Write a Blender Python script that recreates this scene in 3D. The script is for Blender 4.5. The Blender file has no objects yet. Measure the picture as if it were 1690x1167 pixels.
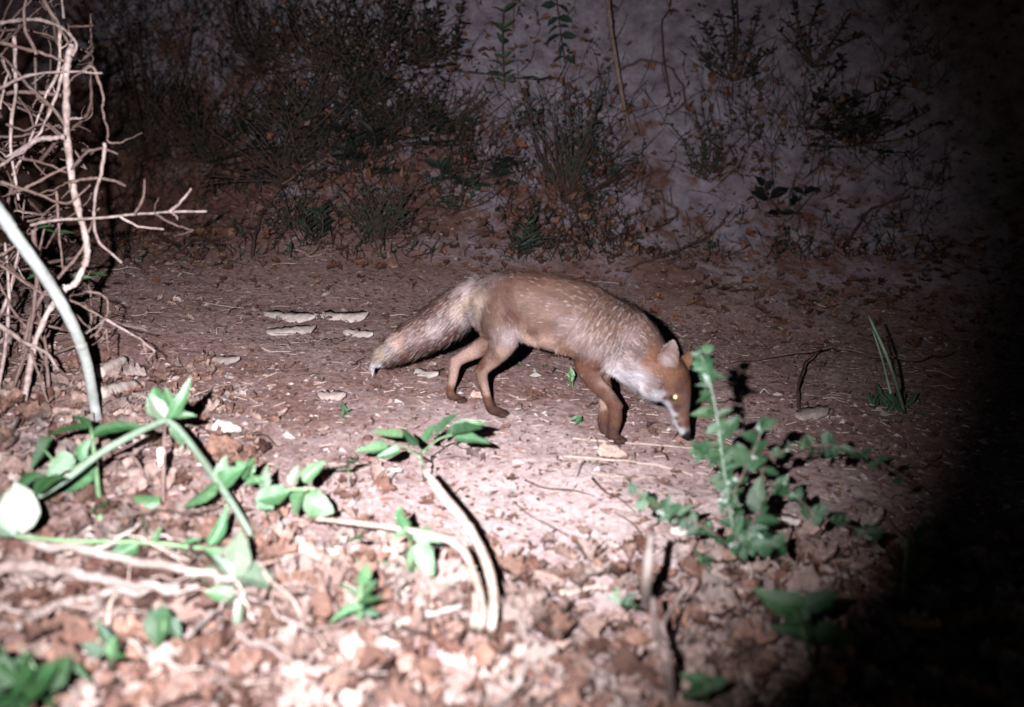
import bpy, math, random
import numpy as np
from mathutils import Vector, Matrix
random.seed(7); np.random.seed(7)
R = math.radians
scene = bpy.context.scene
COL = scene.collection

# ------------------------------------------------------------------ camera, night sky, flash, exposure
CZ, PITCH, FPX = 0.90, 15.0, 1643.0
cam = bpy.data.cameras.new('camera'); cam.lens = 35.0; cam.sensor_width = 36.0
cam.clip_start = 0.02; cam.clip_end = 300
cam.dof.use_dof = True; cam.dof.focus_distance = 3.5; cam.dof.aperture_fstop = 1.9
camo = bpy.data.objects.new('camera', cam); COL.objects.link(camo)
camo.location = (0, 0, CZ); camo.rotation_euler = (R(90 - PITCH), 0, 0)
scene.camera = camo

world = bpy.data.worlds.new('World'); scene.world = world; world.use_nodes = True
wn = world.node_tree; bg = wn.nodes['Background']
sky = wn.nodes.new('ShaderNodeTexSky'); sky.sky_type = 'NISHITA'; sky.sun_disc = False
sky.sun_elevation = R(9.0); sky.sun_rotation = R(200)
wn.links.new(sky.outputs['Color'], bg.inputs['Color']); bg.inputs['Strength'].default_value = 0.0055

scene.view_settings.view_transform = 'Standard'; scene.view_settings.look = 'None'
scene.view_settings.exposure = 0.0; scene.view_settings.gamma = 1.0

RIGHT = np.array([1., 0, 0]); FWD = np.array([0, math.cos(R(PITCH)), -math.sin(R(PITCH))])
UPV = np.array([0, math.sin(R(PITCH)), math.cos(R(PITCH))]); CAM = np.array([0, 0, CZ])

def ray(px, py):
    return (px - 845) / FPX * RIGHT - (py - 583.5) / FPX * UPV + FWD
def V(px, py, d):
    return CAM + ray(px, py) * d

# the electronic flash that lights the photograph: beside the lens, to its left
FLASH = CAM + RIGHT * -0.15 + UPV * 0.07
fl = bpy.data.lights.new('camera_flash', 'SPOT'); fl.energy = 1090; fl.color = (0.985, 0.935, 1.0)
fl.spot_size = R(68); fl.spot_blend = 1.0; fl.shadow_soft_size = 0.012
flo = bpy.data.objects.new('camera_flash', fl); COL.objects.link(flo)
flo.location = FLASH
tgt = V(615, 480, 3.0)
flo.rotation_euler = Vector(tgt - FLASH).to_track_quat('-Z', 'Y').to_euler()

# ------------------------------------------------------------------ helpers
_tab = np.random.RandomState(3).rand(256, 256)
def vnoise(x, y, s=0):
    x = np.asarray(x, float) + s * 17.31; y = np.asarray(y, float) + s * 9.77
    xi = np.floor(x).astype(int); yi = np.floor(y).astype(int)
    fx = x - xi; fy = y - yi
    fx = fx * fx * (3 - 2 * fx); fy = fy * fy * (3 - 2 * fy)
    a = _tab[xi & 255, yi & 255]; b = _tab[(xi + 1) & 255, yi & 255]
    c = _tab[xi & 255, (yi + 1) & 255]; d = _tab[(xi + 1) & 255, (yi + 1) & 255]
    return (a * (1 - fx) + b * fx) * (1 - fy) + (c * (1 - fx) + d * fx) * fy - 0.5
def fbm(x, y, o=4, s=0):
    t = 0; a = 1.0
    for i in range(o):
        t = t + a * vnoise(x * 2 ** i, y * 2 ** i, s + i * 3); a *= 0.5
    return t
def sstep(a, b, x):
    t = np.clip((np.asarray(x, float) - a) / (b - a), 0, 1); return t * t * (3 - 2 * t)

def H0(x, y):                                  # large form: path with a cross slope, then a steep earth bank
    x = np.asarray(x, float); y = np.asarray(y, float)
    z = -0.10 * np.clip(x, -1.6, 1.6) * sstep(9, 4, y)
    yb = 5.0 + 0.30 * np.sin(x * 0.9 + 0.6) + 0.25 * sstep(0.8, 2.6, x) + 1.8 * sstep(-0.8, -2.3, x)
    u = y - yb
    bank = 0.12 * np.clip(u + 1.2, 0, 0.6) + 0.32 * np.clip(u + 0.6, 0, 0.6) + 0.75 * np.clip(u, 0, 0.5) + 1.35 * np.clip(u - 0.5, 0, 1.5) + 0.5 * np.clip(u - 2.05, 0, 2) + 0.03 * np.clip(u - 4, 0, 60)
    z = z + bank + 0.16 * fbm(x * 1.3, y * 1.3, 3, 5) * sstep(4.6, 5.8, y)
    z = z + 0.035 * fbm(x * 1.6, y * 1.6, 3, 1)
    return z
def H(x, y):
    x = np.asarray(x, float); y = np.asarray(y, float)
    near = sstep(2.6, 1.5, y)
    z = H0(x, y) + (0.009 + 0.016 * near) * fbm(x * 9, y * 9, 3, 11) + (0.004 + 0.004 * near) * fbm(x * 45, y * 45, 2, 21)
    z = z + 0.085 * fbm(x * 5, y * 5, 5, 31) * sstep(4.8, 5.6, y)
    return z
_ts = np.concatenate([np.linspace(0.5, 9, 1700), np.linspace(9.01, 40, 300)])
def D(px, py):                                 # depth along the view where a ray meets the ground
    r = ray(px, py); P = CAM[None] + r[None] * _ts[:, None]
    below = P[:, 2] < H0(P[:, 0], P[:, 1])
    i = int(np.argmax(below)) if below.any() else len(_ts) - 1
    return float(_ts[i])
def G(px, py, lift=0.0):
    p = V(px, py, D(px, py)); p[2] = H0(p[0], p[1]) + lift
    return p
def norm(v):
    v = np.asarray(v, float); return v / (np.linalg.norm(v) + 1e-12)

def srgb(r, g, b):
    f = lambda c: ((c / 255 + 0.055) / 1.055) ** 2.4 if c > 10 else c / 255 / 12.92
    return (f(r), f(g), f(b))

class MB:
    def __init__(s): s.v = []; s.f = []; s.c = []; s.n = 0
    def add(s, v, f, c=(1, 1, 1)):
        v = np.asarray(v, float); s.v.append(v); s.f += [tuple(i + s.n for i in q) for q in f]
        c = np.asarray(c, float)
        s.c.append(np.tile(c, (len(v), 1)) if c.ndim == 1 else c); s.n += len(v)
    def mesh(s, name, off=(0, 0, 0), smooth=True):
        me = bpy.data.meshes.new(name)
        v = np.concatenate(s.v) - np.asarray(off)
        me.from_pydata([tuple(p) for p in v], [], s.f)
        c = np.concatenate(s.c); rgba = np.ones((len(c), 4), np.float32); rgba[:, :3] = c
        a = me.color_attributes.new('col', 'FLOAT_COLOR', 'POINT'); a.data.foreach_set('color', rgba.ravel())
        if smooth: me.polygons.foreach_set('use_smooth', np.ones(len(me.polygons), bool))
        me.update(); return me

def tag(o, label=None, cat=None, group=None, kind=None):
    if label: o['label'] = label
    if cat: o['category'] = cat
    if group: o['group'] = group
    if kind: o['kind'] = kind
    return o
def link(name, data, mat=None, parent=None):
    o = bpy.data.objects.new(name, data); COL.objects.link(o)
    if mat is not None and data is not None and not data.materials: data.materials.append(mat)
    if parent is not None: o.parent = parent
    return o
def wloc(o):
    p = np.zeros(3)
    while o is not None: p = p + np.array(o.location); o = o.parent
    return p
def build(name, mb, mat, parent=None, origin=None, smooth=True):
    if parent is not None:
        return link(name, mb.mesh(name, wloc(parent), smooth), mat, parent)
    off = np.zeros(3) if origin is None else np.asarray(origin, float)
    o = link(name, mb.mesh(name, off, smooth), mat); o.location = off; return o
def thing(name, label, cat, loc, group=None):
    o = link(name, None); o.location = loc; o.empty_display_size = 0.05
    return tag(o, label, cat, group)

def spline(pts, k=5):
    P = np.asarray(pts, float)
    if len(P) < 3: return np.linspace(P[0], P[-1], max(2, k))
    Q = np.vstack([2 * P[0] - P[1], P, 2 * P[-1] - P[-2]]); out = []
    for i in range(1, len(Q) - 2):
        for t in np.linspace(0, 1, k, endpoint=False):
            a, b, c, d = Q[i - 1], Q[i], Q[i + 1], Q[i + 2]
            out.append(0.5 * (2 * b + (c - a) * t + (2 * a - 5 * b + 4 * c - d) * t * t + (3 * b - a - 3 * c + d) * t ** 3))
    out.append(P[-1]); return np.array(out)
def frames(P):
    T = np.gradient(P, axis=0); T = T / (np.linalg.norm(T, axis=1)[:, None] + 1e-12)
    n = np.cross(T[0], [0.3, 0.2, 1]); n = norm(n); N = []
    for t in T:
        n = norm(n - t * np.dot(n, t)); N.append(n)
    N = np.array(N); return T, N, np.cross(T, N)
def tube(mb, pts, r, sides=7, k=5, col=(1, 1, 1), knob=0.08, smoothit=True):
    P = spline(pts, k) if smoothit else np.asarray(pts, float)
    rr = np.interp(np.linspace(0, 1, len(P)), np.linspace(0, 1, len(np.atleast_1d(r))), np.atleast_1d(r))
    rr = rr * (1 + knob * np.random.randn(len(P)))
    T, N, B = frames(P)
    a = np.linspace(0, 2 * np.pi, sides, endpoint=False)
    ring = np.cos(a)[None, :, None] * N[:, None] + np.sin(a)[None, :, None] * B[:, None]
    v = P[:, None] + ring * rr[:, None, None]
    n = len(P); v = v.reshape(-1, 3)
    f = [(i * sides + j, i * sides + (j + 1) % sides, (i + 1) * sides + (j + 1) % sides, (i + 1) * sides + j) for i in range(n - 1) for j in range(sides)]
    f.append(tuple(range(sides))[::-1]); f.append(tuple((n - 1) * sides + j for j in range(sides)))
    mb.add(v, f, col)
def jitter(pts, a):
    P = spline(pts, 4); J = np.random.randn(*P.shape) * a; J[0] *= 0; J[-1] *= 0.5
    return P + J

# ------------------------------------------------------------------ materials (procedural)
def nodes(name):
    m = bpy.data.materials.new(name); m.use_nodes = True; nt = m.node_tree
    return m, nt, nt.nodes['Principled BSDF']
def nd(nt, t, **kw):
    n = nt.nodes.new(t)
    for k, v in kw.items(): setattr(n, k, v)
    return n
def mixc(nt, fac, a, b, mode='MIX'):
    n = nd(nt, 'ShaderNodeMix', data_type='RGBA', blend_type=mode)
    for s, x in ((n.inputs[0], fac), (n.inputs[6], a), (n.inputs[7], b)):
        if hasattr(x, 'links'): nt.links.new(x, s)
        elif isinstance(x, (int, float)): s.default_value = x
        else: s.default_value = (*x, 1)
    return n.outputs[2]
def noise(nt, scale, detail=5, rough=0.6, coord='Object', vec=None):
    n = nd(nt, 'ShaderNodeTexNoise'); n.inputs['Scale'].default_value = scale
    n.inputs['Detail'].default_value = detail; n.inputs['Roughness'].default_value = rough
    if vec is None:
        tc = nd(nt, 'ShaderNodeTexCoord'); vec = tc.outputs[coord]
    nt.links.new(vec, n.inputs['Vector']); return n.outputs['Fac']
def ramp(nt, x, lo, hi):
    n = nd(nt, 'ShaderNodeMapRange'); n.inputs[1].default_value = lo; n.inputs[2].default_value = hi
    nt.links.new(x, n.inputs[0]); return n.outputs[0]
def bump(nt, bs, h, s=0.4, d=0.01):
    b = nd(nt, 'ShaderNodeBump'); b.inputs['Strength'].default_value = s; b.inputs['Distance'].default_value = d
    nt.links.new(h, b.inputs['Height']); nt.links.new(b.outputs[0], bs.inputs['Normal'])
def mat_attr(name, rough=0.8, spec=0.3, nscale=120, namt=0.5, bs_=0.3, bd=0.003):
    m, nt, b = nodes(name)
    at = nd(nt, 'ShaderNodeAttribute', attribute_name='col')
    n = noise(nt, nscale)
    c = mixc(nt, ramp(nt, n, 0.3, 0.7), (1 - namt,) * 3, (1 + namt * 0.5,) * 3)
    nt.links.new(mixc(nt, 1.0, at.outputs['Color'], c, 'MULTIPLY'), b.inputs['Base Color'])
    b.inputs['Roughness'].default_value = rough; b.inputs['Specular IOR Level'].default_value = spec
    if bs_: bump(nt, b, n, bs_, bd)
    return m
def mat_wood(name, c1, c2, scale=60, rough=0.75, spec=0.3):
    m, nt, b = nodes(name)
    tc = nd(nt, 'ShaderNodeTexCoord'); oi = nd(nt, 'ShaderNodeObjectInfo')
    n = noise(nt, scale, 6, 0.7, vec=tc.outputs['Object']); n2 = noise(nt, scale * 0.15, 3, vec=tc.outputs['Object'])
    c = mixc(nt, ramp(nt, n, 0.32, 0.68), c1, c2)
    c = mixc(nt, ramp(nt, n2, 0.3, 0.7), mixc(nt, 1.0, c, (0.6, 0.56, 0.54), 'MULTIPLY'), c)
    v = nd(nt, 'ShaderNodeHueSaturation'); nt.links.new(c, v.inputs['Color'])
    nt.links.new(ramp_to(nt, oi.outputs['Random'], 0.75, 1.2), v.inputs['Value'])
    nt.links.new(v.outputs[0], b.inputs['Base Color'])
    b.inputs['Roughness'].default_value = rough; b.inputs['Specular IOR Level'].default_value = spec
    bump(nt, b, n, 0.5, 0.003); return m
def ramp_to(nt, x, a, b_):
    n = nd(nt, 'ShaderNodeMapRange'); n.inputs[3].default_value = a; n.inputs[4].default_value = b_
    nt.links.new(x, n.inputs[0]); return n.outputs[0]
def mat_leaf(name, c1, c2, rough=0.42, spec=0.5):
    m, nt, b = nodes(name)
    oi = nd(nt, 'ShaderNodeObjectInfo'); at = nd(nt, 'ShaderNodeAttribute', attribute_name='col')
    n = noise(nt, 38, 6, 0.7)
    c = mixc(nt, oi.outputs['Random'], c1, c2)
    wn_ = nd(nt, 'ShaderNodeTexWhiteNoise', noise_dimensions='1D'); nt.links.new(oi.outputs['Random'], wn_.inputs['W'])
    c = mixc(nt, ramp_to(nt, wn_.outputs['Value'], 0.0, 0.55), c, mixc(nt, 1.0, c, (1.15, 0.82, 0.75), 'MULTIPLY'))
    spots = noise(nt, 11, 6, 0.8); c = mixc(nt, ramp(nt, spots, 0.63, 0.70), c, (0.11, 0.085, 0.045))
    c = mixc(nt, 1.0, c, mixc(nt, ramp(nt, n, 0.3, 0.7), (0.5, 0.55, 0.5), (1.3, 1.22, 1.15)), 'MULTIPLY')
    c = mixc(nt, 1.0, c, at.outputs['Color'], 'MULTIPLY')
    nt.links.new(c, b.inputs['Base Color'])
    b.inputs['Roughness'].default_value = rough; b.inputs['Specular IOR Level'].default_value = spec
    bump(nt, b, n, 0.35, 0.003); return m

M = {}
M['bark'] = mat_wood('dry_bark', (0.10, 0.065, 0.055), (0.26, 0.19, 0.165), 70)
M['pale_bark'] = mat_wood('pale_bark', (0.20, 0.145, 0.125), (0.60, 0.50, 0.46), 55)
M['greenbark'] = mat_wood('green_bark', (0.36, 0.42, 0.39), (0.56, 0.61, 0.58), 45, 0.55)
M['flake'] = mat_wood('bleached_wood', (0.33, 0.275, 0.24), (0.66, 0.59, 0.54), 45)
M['twigdark'] = mat_wood('old_bark', (0.05, 0.03, 0.025), (0.16, 0.11, 0.09), 70)
M['straw'] = mat_wood('straw', (0.38, 0.30, 0.245), (0.60, 0.51, 0.44), 90)
M['cutwood'] = mat_wood('cut_wood', (0.20, 0.155, 0.135), (0.42, 0.355, 0.325), 60)
M['darkbark'] = mat_wood('dark_twig', (0.04, 0.025, 0.022), (0.12, 0.07, 0.055), 70)
M['stem'] = mat_wood('green_stem', (0.12, 0.24, 0.10), (0.22, 0.36, 0.20), 45, 0.5, 0.4)
M['palestem'] = mat_wood('pale_stem', (0.15, 0.24, 0.17), (0.26, 0.36, 0.26), 45, 0.5, 0.4)
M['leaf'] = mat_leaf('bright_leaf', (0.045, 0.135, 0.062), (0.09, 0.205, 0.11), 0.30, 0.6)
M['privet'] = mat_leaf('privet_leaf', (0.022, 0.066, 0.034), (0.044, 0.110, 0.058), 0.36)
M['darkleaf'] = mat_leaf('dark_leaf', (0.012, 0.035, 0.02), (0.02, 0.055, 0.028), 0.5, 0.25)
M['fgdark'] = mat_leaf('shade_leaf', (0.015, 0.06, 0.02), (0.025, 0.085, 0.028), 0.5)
M['paleleaf'] = mat_leaf('pale_leaf', (0.10, 0.165, 0.125), (0.16, 0.23, 0.185), 0.35, 0.7)
M['litter'] = mat_attr('dead_leaf', 0.75, 0.25, 140, 0.45, 0.4)
M['debris'] = mat_attr('debris', 0.85, 0.2, 200, 0.3, 0.0)
M['bankveg'] = mat_attr('bank_foliage', 0.6, 0.2, 150, 0.4, 0.0)

# soil: brown leaf mould with sandy, paler patches; the bank is bare greyish sand
def soil():
    m, nt, b = nodes('soil')
    tc = nd(nt, 'ShaderNodeTexCoord'); o = tc.outputs['Object']
    n1 = noise(nt, 2.2, 4, vec=o); n2 = noise(nt, 22, 8, 0.75, vec=o); n3 = noise(nt, 130, 4, 0.7, vec=o); n4 = noise(nt, 9, 6, 0.7, vec=o)
    n5 = noise(nt, 55, 8, 0.8, vec=o); n6 = noise(nt, 1.3, 3, vec=o)
    path = mixc(nt, ramp(nt, n5, 0.36, 0.64), (0.095, 0.062, 0.055), (0.32, 0.252, 0.240))
    path = mixc(nt, ramp(nt, n2, 0.36, 0.60), mixc(nt, 1.0, path, (0.62, 0.52, 0.50), 'MULTIPLY'), path)
    path = mixc(nt, ramp(nt, n1, 0.42, 0.60), path, mixc(nt, ramp(nt, n5, 0.36, 0.66), (0.055, 0.027, 0.021), (0.22, 0.135, 0.118)))
    sand = mixc(nt, ramp(nt, n4, 0.35, 0.68), (0.100, 0.086, 0.102), (0.250, 0.222, 0.252))
    sand = mixc(nt, ramp(nt, n5, 0.30, 0.55), mixc(nt, 1.0, sand, (0.7, 0.62, 0.6), 'MULTIPLY'), sand)
    humus_and_shade = mixc(nt, ramp(nt, n2, 0.3, 0.7), (0.040, 0.021, 0.017), (0.13, 0.066, 0.050))
    sep = nd(nt, 'ShaderNodeSeparateXYZ'); nt.links.new(o, sep.inputs[0])
    def madd(x, k, y):
        m_ = nd(nt, 'ShaderNodeMath', operation='MULTIPLY_ADD'); nt.links.new(x, m_.inputs[0]); m_.inputs[1].default_value = k
        nt.links.new(y, m_.inputs[2]); return m_.outputs[0]
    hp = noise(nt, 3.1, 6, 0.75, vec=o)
    humus_shade_mask = madd(sep.outputs['Z'], -0.20, madd(sep.outputs['X'], -0.05, madd(n4, 0.35, hp)))           # leaf mould gathers low down; the leftward darkening paints in the brushwood's shadow
    sand = mixc(nt, ramp(nt, humus_shade_mask, 0.53, 0.66), sand, humus_and_shade)
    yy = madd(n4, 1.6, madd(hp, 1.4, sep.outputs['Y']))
    gp = nd(nt, 'ShaderNodeVectorMath', operation='DISTANCE'); nt.links.new(o, gp.inputs[0]); gp.inputs[1].default_value = (0.15, 2.05, 0)
    path = mixc(nt, ramp(nt, madd(n4, 0.9, gp.outputs['Value']), 1.25, 0.55), path, mixc(nt, ramp(nt, n5, 0.34, 0.62), (0.20, 0.14, 0.13), (0.48, 0.395, 0.38)))   # worn bare patch
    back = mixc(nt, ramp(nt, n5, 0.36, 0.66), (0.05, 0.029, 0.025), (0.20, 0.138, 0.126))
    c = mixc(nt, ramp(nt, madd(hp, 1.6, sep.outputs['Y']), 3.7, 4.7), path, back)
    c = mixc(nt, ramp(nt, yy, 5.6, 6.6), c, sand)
    c = mixc(nt, ramp(nt, n3, 0.66, 0.80), c, (0.46, 0.39, 0.38))
    c = mixc(nt, ramp(nt, n3, 0.38, 0.26), c, (0.05, 0.03, 0.025))
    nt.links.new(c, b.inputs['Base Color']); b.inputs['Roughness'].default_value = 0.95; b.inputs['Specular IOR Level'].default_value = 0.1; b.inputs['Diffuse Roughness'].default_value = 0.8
    h = nd(nt, 'ShaderNodeMath', operation='MULTIPLY_ADD'); nt.links.new(n3, h.inputs[0]); h.inputs[1].default_value = 0.35; nt.links.new(n2, h.inputs[2])
    bump(nt, b, h.outputs[0], 0.7, 0.012); return m
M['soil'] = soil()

# ------------------------------------------------------------------ ground: one sheet, path and earth bank
def axis(segs):
    out = []
    for a, b, s in segs: out += list(np.arange(a, b - s * 0.4, s))
    return np.array(out + [segs[-1][1]])
gx = axis([(-60, -12, 6), (-12, -4.4, 0.4), (-4.4, -2.0, 0.035), (-2.0, 2.0, 0.0135), (2.0, 4.4, 0.035), (4.4, 12, 0.4), (12, 60, 6)])
gy = axis([(-30, -2, 4), (-2, 0.8, 0.2), (0.8, 4.2, 0.0135), (4.2, 8.0, 0.024), (8, 12, 0.25), (12, 90, 6)])
X, Y = np.meshgrid(gx, gy); Z = H(X, Y)
nx, ny = len(gx), len(gy)
me = bpy.data.meshes.new('ground')
me.vertices.add(nx * ny); me.vertices.foreach_set('co', np.stack([X, Y, Z], -1).ravel())
i0 = (np.arange(ny - 1)[:, None] * nx + np.arange(nx - 1)[None]).ravel()
q = np.stack([i0, i0 + 1, i0 + nx + 1, i0 + nx], 1)
me.loops.add(q.size); me.loops.foreach_set('vertex_index', q.ravel().astype(np.int32))
me.polygons.add(len(q)); me.polygons.foreach_set('loop_start', (np.arange(len(q)) * 4).astype(np.int32))
me.polygons.foreach_set('use_smooth', np.ones(len(q), bool)); me.update(calc_edges=True)
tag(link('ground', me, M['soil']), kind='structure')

# ------------------------------------------------------------------ leaf shapes
def leaf_grid(width, fold=0.15, droop=0.15, lobes=0, nl=13, curl=0.0, point=0.55, seed=0):
    rs = np.random.RandomState(seed); us = np.array([-1, -0.62, -0.25, 0, 0.25, 0.62, 1.0]); v = []; c = []; nu = len(us)
    bend = rs.uniform(-.10, .10); tw = rs.uniform(-.3, .3); ph = rs.uniform(0, 6)
    for i in range(nl):
        t = i / (nl - 1)
        w = width * (math.sin(math.pi * t ** point) ** 0.8 if 0 < t < 1 else 0.03)
        if lobes: w *= 1 + 0.28 * math.cos(t * lobes * 2 * math.pi) + 0.07 * rs.randn()
        for u in us:
            edge = (1 + 0.07 * rs.randn()) if abs(u) == 1 else 1
            z = abs(u) * w * fold * 2 - droop * t * t + curl * (u * u) * width + (0.16 * rs.randn() * width if curl else 0.035 * math.sin(t * 11 + u * 2 + ph) * width * abs(u)) + tw * u * w * t
            v.append((u * w * edge + bend * math.sin(math.pi * t), t, z))
            k = 1.3 if abs(u) < .05 else (0.86 + 0.30 * (0.5 + 0.5 * math.sin((t * 7 - abs(u) * 1.2) * 2 * math.pi)) if abs(u) < .9 else .92)
            k *= 1 + 0.10 * rs.randn(); c.append((k, k, k * .97))
    f = [(i * nu + j, i * nu + j + 1, i * nu + j + nu + 1, i * nu + j + nu) for i in range(nl - 1) for j in range(nu - 1)]
    return np.array(v, float), f, np.array(c, float)
def tiny(width, fold, droop, seed):                # the same leaf at the few points a far or crumbling one needs
    v = np.array([(0, 0, 0), (-width * .8, .33, width * fold), (width * .8, .33, width * fold), (0, .36, -droop * .15), (-width * .75, .68, width * fold - droop * .4), (width * .75, .68, width * fold - droop * .4), (0, .7, -droop * .45), (0, 1, -droop)])
    return v, [(0, 3, 1), (0, 2, 3), (1, 3, 6, 4), (3, 2, 5, 6), (4, 6, 7), (6, 5, 7)], np.ones((8, 3))
LEAVES = {
    'oval': [leaf_grid(0.27, 0.12, 0.12, seed=1), leaf_grid(0.23, 0.25, 0.25, seed=2), leaf_grid(0.30, 0.1, 0.05, seed=3), leaf_grid(0.26, -.1, 0.3, seed=21), leaf_grid(0.24, 0.3, -0.1, seed=22)],
    'round': [leaf_grid(0.36, 0.08, 0.06, seed=4, point=0.8), leaf_grid(0.33, 0.15, 0.1, seed=5, point=0.8), leaf_grid(0.37, -.05, 0.08, seed=23, point=.85)],
    'lance': [leaf_grid(0.15, 0.15, 0.2, seed=6), leaf_grid(0.12, 0.15, 0.4, seed=7), leaf_grid(0.14, 0.3, 0.1, seed=24)],
    'far_oval': [tiny(.27, .2, .2, 1), tiny(.2, .3, .3, 2)], 'far_lance': [tiny(.13, .2, .3, 1), tiny(.10, .2, .1, 2)], 'far_round': [tiny(.36, .2, .2, 1), tiny(.33, .3, .1, 2)],
    'dead': [leaf_grid(0.27, 0.15, 0.2, 2.5, 15, 0.6, seed=8), leaf_grid(0.30, -0.1, -0.15, 3, 17, 0.5, seed=9), leaf_grid(0.34, 0.3, 0.25, 0, 9, 0.8, seed=10),
             leaf_grid(0.22, 0.1, 0.35, 0, 9, 1.2, seed=11), leaf_grid(0.38, -0.2, 0.1, 2, 13, 0.5, seed=12), leaf_grid(0.30, 0.5, -0.3, 3.5, 17, 0.3, seed=13)],
}
_lm = {}
def leaf_mesh(kind, i, matname):
    key = (kind, i, matname)
    if key not in _lm:
        v, f, c = LEAVES[kind][i]; mb = MB(); mb.add(v, f, c)
        _lm[key] = mb.mesh('leaf'); _lm[key].materials.append(M[matname])
    return _lm[key]
def basis(d, n):
    d = norm(d); n = np.asarray(n, float); n = norm(n - d * np.dot(n, d)); x = np.cross(d, n)
    return x, d, n
def leaf_obj(kind, base, d, n, size, parent, mat, name='leaf'):
    x, y, z = basis(d, n)
    o = link(name, leaf_mesh(kind, random.randrange(len(LEAVES[kind])), mat), None, parent)
    p = np.asarray(base) - (wloc(parent) if parent is not None else 0)
    m = Matrix(((x[0], y[0], z[0], 0), (x[1], y[1], z[1], 0), (x[2], y[2], z[2], 0), (0, 0, 0, 1)))
    o.matrix_basis = Matrix.Translation(p) @ m @ Matrix.Scale(size, 4)
    return o
def imgdir(ang, depth=0.0):
    a = R(ang); return norm(RIGHT * math.cos(a) + UPV * math.sin(a) - FWD * depth)
def leaf_px(kind, px, py, d, ang, lpx, parent, mat, up=0.8, toward=None):
    """one leaf: stalk end at a traced point, pointing along ang in the view, lpx long"""
    if toward is None: toward = random.uniform(-0.25, 0.35)
    n = -FWD * random.uniform(0.6, 1.0) + np.array([0, 0, 1]) * up + np.random.randn(3) * 0.42
    return leaf_obj(kind, V(px, py, d), imgdir(ang, toward), n, lpx * d / FPX, parent, mat)
def add_leaf(mb, kind, base, d, n, size, col):
    v, f, c = random.choice(LEAVES[kind]); x, y, z = basis(d, n)
    mb.add(np.asarray(base) + (v[:, :1] * x + v[:, 1:2] * y + v[:, 2:] * z) * size, f, c * np.asarray(col))

# ------------------------------------------------------------------ leaf litter and crumbs (uncountable)
DEADCOL = [(0.19, 0.115, 0.095), (0.27, 0.19, 0.168), (0.36, 0.28, 0.26), (0.13, 0.07, 0.055), (0.23, 0.14, 0.11), (0.38, 0.315, 0.30), (0.30, 0.22, 0.20)]
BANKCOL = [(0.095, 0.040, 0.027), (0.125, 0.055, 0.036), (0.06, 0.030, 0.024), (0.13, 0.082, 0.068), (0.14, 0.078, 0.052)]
mb = MB(); rs = np.random.RandomState(5)
def ground_normal(x, y):
    e = 0.02; return norm([H(x - e, y) - H(x + e, y), H(x, y - e) - H(x, y + e), 2 * e])
cnt = 0
for _ in range(75000):
    y = rs.uniform(0.85, 7.0); x = rs.uniform(-0.62, 0.62) * (y + 0.5)
    fg = float(sstep(2.45, 1.6, y)); left = float(sstep(-0.1, -1.2, x)) * float(sstep(3.4, 2.2, y)); back = float(sstep(2.7, 3.9, y)) * float(sstep(5.9, 5.2, y))
    bank = float(sstep(5.0, 5.4, y)) * float(sstep(0.02, 0.22, vnoise(x * 2.3, y * 2.3, 44)))
    right = float(sstep(0.5, 1.3, x)) * 0.35
    bare = math.exp(-(((x - 0.10) / 0.55) ** 2 + ((y - 1.95) / 0.30) ** 2)); fg *= 1 - .75 * bare
    p = max(0.05, fg * 0.85, left * 0.55, back * 0.50, bank * 0.6, right)
    if rs.rand() > p: continue
    isb = y > 4.4 + rs.uniform(-.6, .4)
    size = rs.choice([rs.uniform(0.015, 0.035), rs.uniform(0.03, 0.08)], p=[.55, .45]) * (1.0 if (fg > 0.3 or left > 0.4) else 0.75)
    n = ground_normal(x, y) + rs.randn(3) * (0.42 if fg > 0.2 or left > .3 else 0.22); a = rs.uniform(0, 6.283)
    d = np.array([math.cos(a), math.sin(a), 0.1 * rs.randn()])
    if fg < .2 and left < .3 and not isb: size = min(size, rs.uniform(.012, .034))
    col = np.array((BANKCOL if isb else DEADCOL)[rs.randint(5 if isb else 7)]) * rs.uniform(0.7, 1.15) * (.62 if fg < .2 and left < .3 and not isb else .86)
    if size > .028: kind_ = 'dead'
    else: kind_ = 'far_oval' if rs.rand() < .7 else 'far_round'
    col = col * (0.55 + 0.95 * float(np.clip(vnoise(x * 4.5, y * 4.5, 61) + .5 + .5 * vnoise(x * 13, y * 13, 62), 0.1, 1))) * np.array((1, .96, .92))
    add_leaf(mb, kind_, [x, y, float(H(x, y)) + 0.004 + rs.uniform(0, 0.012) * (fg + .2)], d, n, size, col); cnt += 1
    if cnt > 19000: break
for _ in range(520):                              # bits of twig among the leaves
    y = rs.uniform(0.95, 4.6); x = rs.uniform(-0.62, 0.62) * (y + 0.5); a = rs.uniform(0, 6.283); L = rs.uniform(.04, .20) * (1 if y < 2.2 or x < -.8 else .6)
    q3 = [np.array([x + math.cos(a) * L * t + rs.randn() * .004, y + math.sin(a) * L * t + rs.randn() * .004, 0]) for t in (0, .33, .66, 1)]
    for p in q3: p[2] = float(H(p[0], p[1])) + rs.uniform(.003, .02)
    tube(mb, q3, [rs.uniform(.0012, .0032), .0012], 5, 3, col=[(.16, .10, .08), (.07, .04, .03), (.34, .27, .23)][rs.randint(3)])
tag(build('leaf_litter', mb, M['litter']), 'brown and tan dead leaves carpeting the forest floor', 'leaf litter', kind='stuff')

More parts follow.
